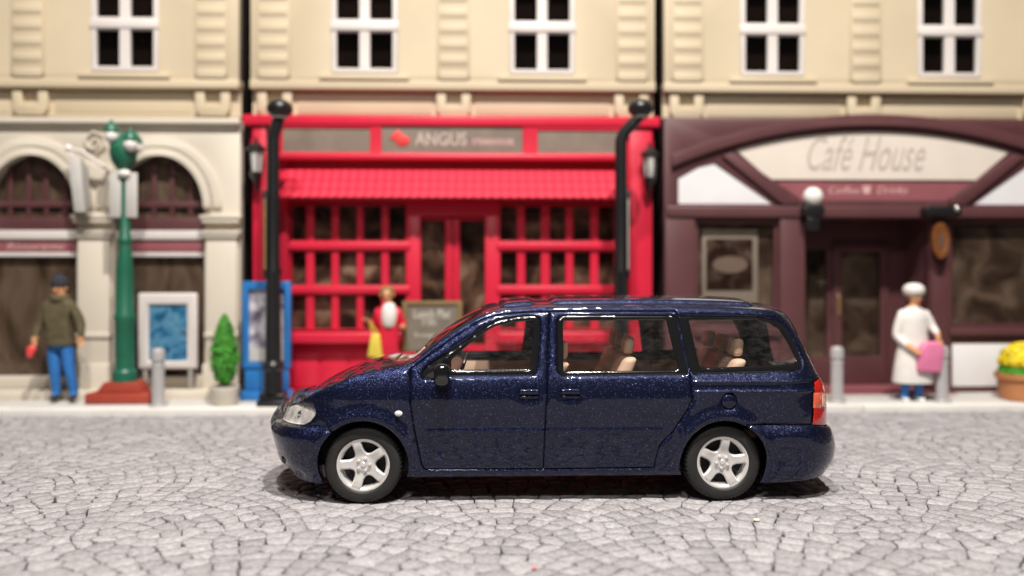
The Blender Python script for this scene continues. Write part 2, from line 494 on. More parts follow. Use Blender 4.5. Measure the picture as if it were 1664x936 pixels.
pts = fan_points(); cells = voronoi(pts)
def shows(p):
    d = p[1] + DCAM
    if d < 5.25: return 1e9
    a = math.atan2(p[0], d) - YAW
    return d if abs(math.tan(a)) < .63 else 1e8
order = sorted((i for i in range(len(pts)) if len(cells[i]) >= 3), key=lambda i: shows(pts[i]))
def smooth_mesh(o, ang=60):
    me = o.data; me.polygons.foreach_set('use_smooth', [True] * len(me.polygons)); me.set_sharp_from_angle(angle=R(ang))
ORG[road.name] = Vector()
rest = MB()
for n, i in enumerate(order):
    V, F = stone(cells[i], pts[i])
    if n < 300:
        me = bpy.data.meshes.new('cobble'); x, y = pts[i]
        me.from_pydata([(v[0] - x, v[1] - y, v[2]) for v in V], [], F); me.materials.append(M['stone'])
        o = bpy.data.objects.new('cobble', me); link(o, road); o.location = (x, y, 0); smooth_mesh(o)
    else: rest.add(V, F)
o = rest.build('cobbles', 'stone', road, kind='stuff'); smooth_mesh(o)

# ================================================================== PAVEMENT
pave = MB().box(-14, 18, 4.72, 9.5, -.03, .096).build('pavement', 'pave', None)
tag_struct(pave, 'pale grey pavement in front of the shops'); ORG[pave.name] = Vector()
x = -14.0
kerb = MB().box(0, 3.99, 4.42, 4.717, -.03, .10).build('kerb_stone', 'kerb', pave, bevel=.02, seg=3)
kerb.location = (-14.65, 0, 0)
for k in range(1, 8):
    c = again(kerb, (4.0 * k, 0, random.uniform(-.003, .003)))
slab = MB().box(0, 1.99, 4.75, 5.3, .094, .102).build('paving_slab', 'pave', pave, bevel=.006)
slab.location = (-14, 0, 0)
for k in range(1, 15): again(slab, (2.0 * k, 0, 0))

# ================================================================== MINIVAN
CX0 = Vector((.5, .9, 0))
van = thing('minivan', 'glossy dark blue flake minivan model with tinted windows and silver wheels on the cobbles', 'minivan', CX0)
YC = .9
def sm(t): t = np.clip(t, 0, 1); return t * t * (3 - 2 * t)

front_z = np.array([[.22, at(470, 767, .38)[0]], [at(452, 748, .38)[1], at(452, 748, .38)[0]], [at(440, 700, .38)[1], at(440, 700, .38)[0]],
    [at(438, 692, .38)[1], at(438, 692, .38)[0]], [at(443, 685, .38)[1], at(443, 685, .38)[0]], [at(458, 680, .38)[1], at(458, 680, .38)[0]], [at(468, 658, .38)[1], at(468, 658, .38)[0]], [at(474, 653, .38)[1], at(472, 653, .38)[0]], [1.6, at(474, 653, .38)[0]]])
rear_px = [(1345, 760), (1355, 745), (1357, 726), (1355, 712), (1350, 696), (1343.5, 688), (1342.5, 650), (1338, 622), (1330, 605), (1322, 582), (1313, 556), (1304, 534), (1296, 517)]
rear_z = np.array([[at(a, b, .30)[1], at(a, b, .30)[0]] for a, b in rear_px])

def ybase(x, z):
    x = np.asarray(x, float); z = np.asarray(z, float)
    t = np.where(z > 1.11, .045 + (z - 1.11) * .36 - .05 * np.clip(z - 1.11, 0, 1) ** 2, np.where(z > .90, .045 * ((z - .90) / .21) ** 2, .055 * (np.clip(.90 - z, 0, 1) / .65) ** 2))
    xF = np.interp(z, front_z[:, 0], front_z[:, 1])
    u = np.clip((xF + .60 - x) / .66, 0, .985)
    p1 = .80 * (1 - (1 - u ** 2.3) ** (1 / 2.3))
    xR = np.interp(z, rear_z[:, 0], rear_z[:, 1])
    u = np.clip((x - (xR - .42)) / .46, 0, .985)
    p2 = .55 * (1 - (1 - u ** 2.2) ** (1 / 2.2))
    return t + p1 + p2
def U(px, py):
    "pixel on the car's near flank -> (x, z)"
    Y = .1
    for _ in range(14):
        x, z = at(px, py, Y); Y = .5 * Y + .5 * min(.45, float(ybase(x, z)))
    return x, z

# wheels first: centre, arch radius
WF = U(590, 757); WR = U(1175, 754)
WF = (WF[0], .335); WR = (WR[0], .335)
RF, RR = .388, .372

# --- outline of the flank, from the front bumper's foot over the roof to the rear bumper's foot
TOP = [(517, 772.5, 'fb', .02), (493, 772, 'fb', .02), (471, 767.5, 'fb', .03), (459, 760, 'fb', .03), (452, 748, 'fb', .03), (444.5, 722, 'fb', .03), (440, 702, 'fb', .03), (438, 692, 'fb', .03), (443, 685, 'fb', .03),
    (456, 680, 'gr', .015), (462, 667, 'gr', .015), (468.5, 656.5, 'gr', .015), (478, 653.5, 'hd', .02), (490, 650, 'hd', .03), (508, 638, 'hd', .04), (527, 629, 'hd', .045), (552, 619, 'hd', .045), (576, 610, 'hd', .045), (609, 602.5, 'hd', .045), (641, 597.5, 'hd', .045), (664, 592, 'hd', .045),
    (684, 578, 'ws', .045), (703.5, 562.5, 'ws', .045), (731, 544, 'ws', .045), (752, 531, 'ws', .045), (774, 517.5, 'ws', .045), (785, 512, 'rf', .05), (812, 504.5, 'rf', .055), (849, 500.8, 'rf', .055), (885, 499, 'rf', .055), (980, 497.5, 'rf', .055), (1083, 497.5, 'rf', .055), (1180, 499.5, 'rf', .055), (1245, 503.5, 'rf', .055), (1272, 507.5, 'rf', .055), (1289, 513, 'rf', .05),
    (1298, 523, 'rw', .05), (1306, 541, 'rw', .05), (1314, 565, 'rw', .05), (1322, 590, 'rw', .045), (1331, 609, 'tg', .04), (1338, 624, 'tg', .035), (1342, 650, 'tg', .03), (1343.5, 688, 'tg', .03), (1350, 696, 'rb', .03), (1355, 712, 'rb', .03), (1357, 727, 'rb', .03), (1355, 745, 'rb', .03), (1345, 759, 'rb', .03), (1328, 765, 'rb', .02), (1290, 769, 'rb', .02), (1247, 772.5, 'rb', .02)]
def top_pt(px, py, k):
    if k in ('fb', 'gr'): Y = .38
    elif k == 'hd' : Y = .38 - .30 * float(sm((px - 470) / 110))
    elif k in ('tg', 'rb'): Y = .30
    elif k == 'rw': Y = .32
    elif k == 'ws': Y = .12 + .12 * (594 - py) / 80
    else: Y = .27
    return at(px, py, Y)
ctl = [top_pt(a, b, k) for a, b, k, r in TOP]
def catmull(P, i, t):
    p0, p1, p2, p3 = P[max(i - 1, 0)], P[i], P[min(i + 1, len(P) - 1)], P[min(i + 2, len(P) - 1)]
    return tuple(.5 * (2 * p1[c] + (p2[c] - p0[c]) * t + (2 * p0[c] - 5 * p1[c] + 4 * p2[c] - p3[c]) * t * t + (3 * p1[c] - p0[c] - 3 * p2[c] + p3[c]) * t ** 3) for c in (0, 1))
OUT = []; OK_ = []; OR_ = []
for i in range(len(ctl) - 1):
    L = math.dist(ctl[i], ctl[i + 1]); n = max(1, int(L / .035))
    for q in range(n):
        OUT.append(catmull(ctl, i, q / n)); OK_.append(TOP[i][2]); OR_.append(TOP[i][3] * (1 - q / n) + TOP[i + 1][3] * q / n)
OUT.append(ctl[-1]); OK_.append(TOP[-1][2]); OR_.append(TOP[-1][3])
OUT = np.array(OUT); OR_ = np.array(OR_)

def arch_pts(W, RAD, zl, zr):
    al = math.pi - math.asin(np.clip((zl - W[1]) / RAD, -.98, .98)); ar = math.asin(np.clip((zr - W[1]) / RAD, -.98, .98))
    return [(W[0] + RAD * math.cos(al + (ar - al) * i / 40), W[1] + RAD * math.sin(al + (ar - al) * i / 40)) for i in range(41)]
zs = .222
archF = arch_pts(WF, RF, OUT[0][1], zs); archR = arch_pts(WR, RR, zs, OUT[-1][1])
sill = [(archF[-1][0] + (archR[0][0] - archF[-1][0]) * i / 60, zs) for i in range(1, 60)]
LOOP = [tuple(p) for p in OUT] + archR[::-1] + sill[::-1] + archF[::-1]
BOT = archR[::-1] + sill[::-1] + archF[::-1]

P2 = lambda L: [U(a, b) for a, b in L]
def dens(P, step=.03, close=True):
    out = []
    m = len(P) if close else len(P) - 1
    for i in range(m):
        a, b = P[i], P[(i + 1) % len(P)]; n = max(1, int(math.dist(a, b) / step))
        out += [(a[0] + (b[0] - a[0]) * q / n, a[1] + (b[1] - a[1]) * q / n) for q in range(n)]
    if not close: out.append(P[-1])
    return out
def rounded(P, r=.02, n=4):
    out = []
    for i in range(len(P)):
        a, b, c = Vector(P[i - 1]), Vector(P[i]), Vector(P[(i + 1) % len(P)])
        d = min(r, (a - b).length * .4, (c - b).length * .4)
        s, e = b + (a - b).normalized() * d, b + (c - b).normalized() * d
        for k in range(n + 1):
            t = k / n; out.append(tuple(s * (1 - t) ** 2 + b * 2 * t * (1 - t) + e * t * t))
    return out

POLY = {}
POLY['front_open'] = rounded(P2([(692, 597), (727, 573.5), (767, 547), (790.7, 530), (803, 523.5), (831, 516.5), (860, 513), (873, 514), (878, 521), (877, 562), (871, 606), (866, 610.5), (730, 612), (704, 617), (686, 617), (685, 607)]), .018)
POLY['front_glass'] = rounded(P2([(733, 601), (733.5, 585), (765, 557), (791, 538), (806, 530), (838, 523.5), (866, 521), (866.5, 545), (861, 600)]), .012)
POLY['mid_open'] = rounded(P2([(906, 519), (914, 513), (1095, 513), (1099, 517), (1119.5, 605), (1114, 609), (914, 611.5), (906.5, 604)]), .015)
POLY['mid_glass'] = rounded(P2([(915, 521.5), (1083, 520.5), (1102, 600), (1098, 602), (916, 604)]), .012)
POLY['quarter_open'] = rounded(P2([(1102, 513.5), (1236, 515), (1258, 520.5), (1276, 531), (1291, 555), (1304.5, 587), (1304, 599), (1286, 604.5), (1128, 608), (1122, 602)]), .018)
POLY['quarter_glass'] = rounded(P2([(1120, 521), (1226, 520), (1250, 525.5), (1266, 535), (1281, 558), (1295, 586), (1288, 592), (1141, 598.5), (1138, 596)]), .012)
POLY['headlight'] = rounded(P2([(457, 681), (467, 660), (483, 656.5), (501, 658.5), (511.5, 665), (512.5, 674), (504, 685), (493, 691), (475, 689)]), .02)
POLY['taillight'] = P2([(1320, 689.5), (1322.5, 621), (1331, 614.5)]) + [(at(1360, 610, .3)), (at(1360, 689.5, .3))]
POLY['front_bumper'] = P2([(456, 683), (475, 690.5), (493, 693), (515, 692.5), (531, 694.5), (545, 705), (545, 790)]) + [at(420, 790, .35), at(420, 684, .35)]
POLY['rear_bumper'] = P2([(1213, 690.5), (1228, 690), (1321, 690.5), (1345, 690)]) + [at(1380, 690, .3), at(1380, 790, .3)] + P2([(1200, 790)])
POLY['front_door'] = rounded(P2([(666.5, 600), (690, 583), (720, 561), (750, 540), (775, 524), (790, 517), (812, 511.5), (850, 508), (893, 506.5), (890, 600), (886, 690), (883, 762.5), (690, 763), (684, 752), (674, 703.6), (666.5, 655)]), .012)
POLY['sliding_door'] = rounded(P2([(893, 506.5), (1099, 506.5), (1110, 560), (1121.5, 608), (1125.5, 648), (1119, 664), (1095, 700), (1072, 724), (1062.6, 760), (883, 762.5), (886, 690), (890, 600)]), .012)
fc = U(1185.5, 652.5); POLY['fuel_flap'] = [(fc[0] + .067 * math.cos(a * math.pi / 12), fc[1] + .067 * math.sin(a * math.pi / 12)) for a in range(24)]
POLY['amber'] = P2([(1321.6, 638), (1334, 638), (1334, 663), (1320.6, 663)])
POLY['clearlens'] = P2([(1335.2, 640), (1340.5, 640), (1340.5, 661), (1335.2, 661)])
for k in POLY:
    if k not in ('fuel_flap',): POLY[k] = dens(POLY[k], .03)

def seg_dist(P, A, B):
    "distance of every point to the nearest of the segments; also which"
    P = np.asarray(P); A = np.asarray(A); B = np.asarray(B)
    best = np.full(len(P), 1e9); wh = np.zeros(len(P), int); tt = np.zeros(len(P))
    for s in range(0, len(A), 1):
        d = B[s] - A[s]; L2 = d @ d + 1e-12
        t = np.clip(((P - A[s]) @ d) / L2, 0, 1)
        q = A[s] + t[:, None] * d; dd = np.hypot(*(P - q).T)
        m = dd < best; best[m] = dd[m]; wh[m] = s; tt[m] = t[m]
    return best, wh, tt
def inside(P, poly):
    P = np.asarray(P); poly = np.asarray(poly); r = np.zeros(len(P), bool)
    x, y = P[:, 0], P[:, 1]; n = len(poly)
    for i in range(n):
        x0, y0 = poly[i]; x1, y1 = poly[(i + 1) % n]
        c = ((y0 > y) != (y1 > y)) & (x < (x1 - x0) * (y - y0) / (y1 - y0 + 1e-15) + x0)
        r ^= c
    return r

loopA = np.array(LOOP)
seamA, seamB = [], []
for k, P in POLY.items():
    P = np.array(P); seamA += list(P); seamB += list(np.roll(P, -1, 0))
seamA, seamB = np.array(seamA), np.array(seamB)
botA, botB = np.array(BOT[:-1]), np.array(BOT[1:])
outA, outB = OUT[:-1], OUT[1:]

# sample points
ridge_z = [U(1200, 620.3)[1], U(1200, 636.5)[1]]; mould_z = U(800, 700.4)[1]
S = []
gx = np.arange(loopA[:, 0].min(), loopA[:, 0].max(), .024); gz = np.arange(.2, 1.72, .024)
GX, GZ = np.meshgrid(gx, gz); grid = np.c_[GX.ravel() + rng.uniform(-.001, .001, GX.size), GZ.ravel()]
d1, _, _ = seg_dist(grid, np.vstack([seamA, outA, botA]), np.vstack([seamB, outB, botB]))
grid = grid[(d1 > .018) & inside(grid, LOOP) & (np.abs(grid[:, 1] - mould_z) > .026) & ~((grid[:, 0] > U(1120, 620)[0]) & ((np.abs(grid[:, 1] - ridge_z[0]) < .026) | (np.abs(grid[:, 1] - ridge_z[1]) < .026)))]
S.append(grid)
def rings(A, B, ds, both):
    out = []
    mid = (A + B) / 2; d = B - A; L = np.hypot(*d.T)[:, None] + 1e-9; nrm = np.c_[-d[:, 1], d[:, 0]] / L
    for r in ds:
        out.append(mid + nrm * r)
        if both: out.append(mid - nrm * r)
    return np.vstack(out)
rs = rings(seamA, seamB, (.0045, .010, .017), True)
S.append(rs)
th = [math.sin(R(a)) for a in (10, 25, 42, 60, 78)]
mid = (outA + outB) / 2; d = outB - outA; nrm = np.c_[-d[:, 1], d[:, 0]] / (np.hypot(*d.T)[:, None] + 1e-9)
for t in th:
    for sgn in (1, -1): S.append(mid + sgn * nrm * (OR_[:-1] * (1 - t))[:, None])
S.append(rings(botA, botB, (.008, .02, .035, .055), True))
for z0, xa, xb in [(ridge_z[0], U(1122, 620)[0], U(1322, 620)[0]), (ridge_z[1], U(1124, 636)[0], U(1322, 636)[0]), (mould_z, U(682, 700)[0], U(1082, 700)[0])]:
    xs = np.arange(xa, xb, .03)
    for dz in (-.018, -.011, -.005, 0, .005, .011, .018): S.append(np.c_[xs, np.full(len(xs), z0 + dz)])
S = np.vstack(S); S = S[inside(S, LOOP)]
# thin out points that sit on top of each other or too near a curve
d1, _, _ = seg_dist(S, np.vstack([seamA, outA, botA]), np.vstack([seamB, outB, botB]))
S = S[d1 > .0035]
cellS = {}; keep = []
for i, (x, z) in enumerate(S[::-1]):
    k = (int(x // .0045), int(z // .0045))
    if any((k[0] + a, k[1] + b) in cellS for a in (0,) for b in (0,)): continue
    cellS[k] = 1; keep.append((x, z))
S = keep
VV = [Vector(p) for p in LOOP]; EE = [(i, (i + 1) % len(LOOP)) for i in range(len(LOOP))]
for k, P in POLY.items():
    n = len(VV); VV += [Vector(p) for p in P]; EE += [(n + i, n + (i + 1) % len(P)) for i in range(len(P))]
VV += [Vector(p) for p in S]
cv, ce, cf, _, _, _ = delaunay_2d_cdt(VV, EE, [], 0, 1e-5)
CV = np.array([v[:] for v in cv]); CF = np.array([f for f in cf if len(f) == 3])
cen = CV[CF].mean(1)
ok = inside(cen, LOOP); CF, cen = CF[ok], cen[ok]
# heights
d_seam, _, _ = seg_dist(CV, seamA, seamB)
d_out, w_out, t_out = seg_dist(CV, outA, outB)
d_bot, _, _ = seg_dist(CV, botA, botB)
r_out = OR_[:-1][w_out] * (1 - t_out) + OR_[1:][w_out] * t_out
Y = ybase(CV[:, 0], CV[:, 1])
q = np.clip(d_out, 0, r_out); Y = Y + (r_out - np.sqrt(np.clip(r_out ** 2 - (r_out - q) ** 2, 0, None)))
Ysmooth = Y.copy()
for W, RAD in ((WF, RF), (WR, RR)):
    rr = np.hypot(CV[:, 0] - W[0], CV[:, 1] - W[1])
    Y = Y - .036 * (1 - sm((rr - RAD - .015) / .095)) * sm((CV[:, 1] - .28) / .25)
lip = np.clip(1 - d_bot / .04, 0, 1); Y = Y + .022 * lip ** 2
Y = Y - .0075 * np.exp(-((CV[:, 1] - mould_z) / .013) ** 2) * sm((CV[:, 0] - U(686, 700)[0]) / .03) * sm((U(1079, 700)[0] - CV[:, 0]) / .03)
for rz_ in ridge_z:
    Y = Y - .013 * np.exp(-((CV[:, 1] - rz_) / .011) ** 2) * sm((CV[:, 0] - U(1126, 620)[0]) / .02) * sm((U(1320, 620)[0] - CV[:, 0]) / .03)
HND = [U(860, 640), U(927.5, 639.5)]
for hx, hz in HND:
    Y = Y + .014 * np.exp(-(((CV[:, 0] - hx) / .085) ** 4 + ((CV[:, 1] - hz) / .045) ** 4))
groove = .016 * np.clip(1 - d_seam / .0135, 0, 1) ** 2
fog = U(462, 746)
Y = Y + .03 * np.exp(-(((CV[:, 0] - fog[0]) / .04) ** 4 + ((CV[:, 1] - fog[1]) / .05) ** 4))

ins = {k: inside(cen, P) for k, P in POLY.items()}
lab = np.full(len(CF), 'body', dtype=object)
for k in ('sliding_door', 'front_door', 'fuel_flap', 'rear_bumper', 'front_bumper', 'taillight', 'amber', 'clearlens', 'headlight', 'quarter_open', 'quarter_glass', 'mid_open', 'mid_glass', 'front_open', 'front_glass'):
    lab[ins[k]] = k
fbz = U(480, 691)[1]; rbz = U(1280, 690)[1]
def panel(key, name, mat, yoff=0, gro=1.0, parent=van, flat=False):
    f = CF[lab == key]
    if not len(f): return None
    used = np.unique(f); mp = {v: i for i, v in enumerate(used)}
    y = (Ysmooth if flat else Y)[used] + groove[used] * gro
    z = CV[used, 1]
    if key == 'front_bumper': y = y - .035 * sm((fbz - z) / .05)
    if key == 'rear_bumper': y = y - .04 * np.clip(1 - (1 - np.clip((rbz - z) / .085, 0, 1)) ** 2, 0, 1)
    y = y + yoff
    mb = MB(); mb.add([(CV[v, 0], y[i], CV[v, 1]) for i, v in enumerate(used)], [tuple(mp[v] for v in t) for t in f])
    o = mb.build(name, mat, parent, smooth=True, ang=75)
    # face the viewer
    me = o.data
    if sum(p.normal.y * p.area for p in me.polygons) > 0: me.flip_normals()
    # even out the shading normals away from the shut lines
    nv = len(me.vertices); nn = np.zeros(nv * 3); me.vertex_normals.foreach_get('vector', nn); nn = nn.reshape(-1, 3)
    ed = np.zeros(len(me.edges) * 2, int); me.edges.foreach_get('vertices', ed); ed = ed.reshape(-1, 2)
    zz_ = CV[used, 1]; free = (d_seam[used] > .014) & (np.abs(zz_ - mould_z) > .04) & (np.abs(zz_ - ridge_z[0]) > .035) & (np.abs(zz_ - ridge_z[1]) > .035)
    for _ in range(3):
        acc = nn.copy() * 1.5
        np.add.at(acc, ed[:, 0], nn[ed[:, 1]]); np.add.at(acc, ed[:, 1], nn[ed[:, 0]])
        acc /= np.linalg.norm(acc, axis=1)[:, None] + 1e-12
        nn[free] = acc[free]
    me.normals_split_custom_set_from_vertices([tuple(v) for v in nn])
    return o
def mirror(o, parent=None):
    c = o.copy(); link(c, parent or o.parent); c.scale = (1, -1, 1); c.location = (0, 2 * (YC - ORG[o.name].y), 0); ORG[c.name] = ORG[o.name]
    return c
side = {}
body = panel('body', 'body', 'paint'); mirror(body)
fl = panel('fuel_flap', 'fuel_flap', 'paint', -.004)
MB().box(fc[0] - .03, fc[0] + .03, .028, .04, fc[1] - .006, fc[1] + .006).build('flap_grip', 'paint', fl, bevel=.004)
for key, fr, gl in (('front_door', 'front_open', 'front_glass'), ('sliding_door', 'mid_open', 'mid_glass')):
    dr = panel(key, key, 'paint'); dm = mirror(dr)
    f = panel(fr, 'window_frame', 'blackgloss', .008, .6, dr, True); mirror(f, dm).location = (0, 0, 0)
    g = panel(gl, 'window_glass', 'carglass', .012, .0, dr, True); mirror(g, dm).location = (0, 0, 0)
    for c in dm.children: c.scale = (1, 1, 1)
    side[key] = dr
f = panel('quarter_open', 'window_frame', 'blackgloss', .008, .6, van, True); mirror(f)
g = panel('quarter_glass', 'window_glass', 'carglass', .012, .0, van, True); mirror(g)
fb = panel('front_bumper', 'front_bumper', 'paint'); rb = panel('rear_bumper', 'rear_bumper', 'paint')
mirror(fb); mirror(rb)
hl = panel('headlight', 'headlight', 'lens', -.006, .3, van, True); 
rf_ = panel('headlight', 'reflector', 'reflector', .028, .0, hl, True)
mirror(hl); 
bl = U(487, 673); MB().lathe([(.0, .0), (.018, .006), (.026, .02), (.022, .045)], (bl[0], float(ybase(*bl)) + .01, bl[1]), 14, 'y').build('bulb_shade', 'chrome', hl, smooth=True)
# tail lamp: red over amber over red, a clear strip beside the amber
tl = panel('taillight', 'tail_light', 'taillight', -.012, .3, van, True)
panel('amber', 'amber_lens', 'amber', -.016, .5, tl, True)
panel('clearlens', 'clear_lens', 'clear', -.016, .5, tl, True)
mirror(tl)
# arch and sill return lips, dark
lipm = MB()
yb = {i: float(ybase(*p)) + .02 for i, p in enumerate(BOT)}
V = [(p[0], yb[i], p[1]) for i, p in enumerate(BOT)] + [(p[0], yb[i] + .1, p[1]) for i, p in enumerate(BOT)]
n = len(BOT); lipm.add(V, [(i, i + 1, n + i + 1, n + i) for i in range(n - 1)])
lp = lipm.build('arch_lip', 'paint', van, smooth=True); mirror(lp)

# --- skin across the car
y0 = np.array([float(ybase(*p)) for p in OUT]) + OR_
KIND_B = {'fb': .10, 'gr': .07, 'hd': .022, 'ws': .05, 'rf': .056, 'rw': .05, 'tg': .05, 'rb': .06}
bb = np.array([KIND_B[k] for k in OK_]); bb[:4] = .02; bb[-4:] = .02
for _ in range(6): bb = np.convolve(np.pad(bb, 2, 'edge'), [.1, .2, .4, .2, .1], 'valid')
tn = np.gradient(OUT, axis=0); tn /= np.hypot(*tn.T)[:, None]; on = np.c_[-tn[:, 1], tn[:, 0]]
NV = 25
def skin(i0, i1, name, mat, parent=van, v0=-1, v1=1, lift=0, edge=.05):
    V = []; F = []; nv = NV
    for i in range(i0, i1 + 1):
        for k in range(nv):
            v = v0 + (v1 - v0) * (k / (nv - 1) if not lift else [0, .012, .025, .05, .1, .15, .2, .25, .3, .35, .4, .45, .5, .55, .6, .65, .7, .75, .8, .85, .9, .95, .975, .988, 1][k])
            lf = lift
            if lift:
                lf = lift * min(1, (1 - abs(v / v1)) / edge, (i - i0) / 1.5, (i1 - i) / 1.5) - .003
            b = bb[i] * (1 - abs(v) ** 2.2) + lf
            # a fairing row under the fillet so that edges meet
            V.append((OUT[i][0] + on[i][0] * b, YC + (YC - y0[i]) * v, OUT[i][1] + on[i][1] * b))
    n = i1 - i0 + 1
    for i in range(n - 1):
        for k in range(nv - 1): F.append((i * nv + k, i * nv + k + 1, (i + 1) * nv + k + 1, (i + 1) * nv + k))
    return MB().add(V, F).build(name, mat, parent, smooth=True, ang=50)
def rng_of(*ks):
    ids = [i for i, k in enumerate(OK_) if k in ks]; return ids[0], min(ids[-1] + 1, len(OUT) - 1)
a, b = rng_of('fb'); skin(a, b, 'front_bumper', 'paint')
a, b = rng_of('gr'); gr = skin(a, b, 'grille', 'black')
a, b = rng_of('hd'); hood = skin(a, b, 'bonnet', 'paint')
a, b = rng_of('ws'); ws = skin(a, b, 'windscreen', 'carglass')
hood_rib = skin(*(rng_of('hd')[0] + 4, rng_of('hd')[1] - 6), 'bonnet_ridge', 'paint', hood, -.62, .62, .008, .4)
a, b = rng_of('rf'); roof = skin(a, b, 'roof', 'paint')
i1 = [i for i in range(len(OUT)) if OK_[i] == 'rf']
def near_ix(px): 
    x = at(px, 500, .27)[0]; return min(i1, key=lambda i: abs(OUT[i][0] - x))
skin(near_ix(812), near_ix(876), 'sunroof', 'paint', roof, -.82, .82, .030)
skin(near_ix(893), near_ix(1236), 'roof_panel', 'paint', roof, -.82, .82, .030)
a, b = rng_of('rw'); tgw = skin(a, b, 'rear_window', 'carglass')
a, b = rng_of('tg'); skin(a, b, 'tailgate', 'paint')
a, b = rng_of('rb'); skin(a, b, 'rear_bumper', 'paint')
# dark seal along the windscreen edges
a, b = rng_of('ws')
for sgn in (-1, 1):
    pts_ = [(OUT[i][0] + on[i][0] * .004, YC + sgn * (YC - y0[i] - .01), OUT[i][1] + on[i][1] * .004) for i in range(a, b + 1)]
    MB().tube(pts_, .011, 8).build('windscreen_seal', 'black', ws, smooth=True)
# wipers at the foot of the screen, chrome strip of the grille
i = rng_of('ws')[0]
for ya, yb_ in ((.45, .95), (1.0, 1.5)):
    MB().tube([(OUT[i][0] + .02, ya, OUT[i][1] + .055), (OUT[i][0] + .05, (ya + yb_) / 2, OUT[i][1] + .09), (OUT[i][0] + .09, yb_, OUT[i][1] + .10)], .010, 6).build('wiper', 'black', van, smooth=True)
a, b = rng_of('gr')
for k in range(1, 4):
    ii = a + k * (b - a) // 4
    MB().tube([(OUT[ii][0] + on[ii][0] * (bb[ii] * (1 - v * v) + .006), YC + (YC - y0[ii]) * v * .92, OUT[ii][1] + on[ii][1] * bb[ii] * (1 - v * v)) for v in np.linspace(-1, 1, 15)], .011, 6).build('grille_bar', 'chrome', gr, smooth=True)

# --- underside and wheel wells
xF, xR = WF[0], WR[0]
ub = MB().box(xF - .62, xR + .62, .30, 1.50, .21, .60).box(xF + .42, xR - .41, .07, 1.73, .215, .50).box(xF - .50, xF + .5, .30, 1.5, .55, .88).box(xR - .44, xR + .62, .32, 1.48, .55, .84)
ub.build('underbody', 'under', van, bevel=.03)
for W, RAD in ((WF, RF), (WR, RR)):
    pr = [(W[0] + (RAD + .05) * math.cos(R(a)), W[1] + (RAD + .05) * math.sin(R(a))) for a in range(-15, 196, 10)]
    n = len(pr); V = [(p[0], y, p[1]) for y in (.07, .34) for p in pr]
    o = MB().add(V, [(i, i + 1, n + i + 1, n + i) for i in range(n - 1)] + [tuple(range(n, 2 * n))]).build('wheel_well', 'under', van); mirror(o)
# mud flap showing pale beside the front tyre
mp_ = U(520, 766); MB().box(mp_[0] - .014, mp_[0] + .014, .22, .30, .19, .30).build('mud_flap', 'greyw', van, bevel=.004)

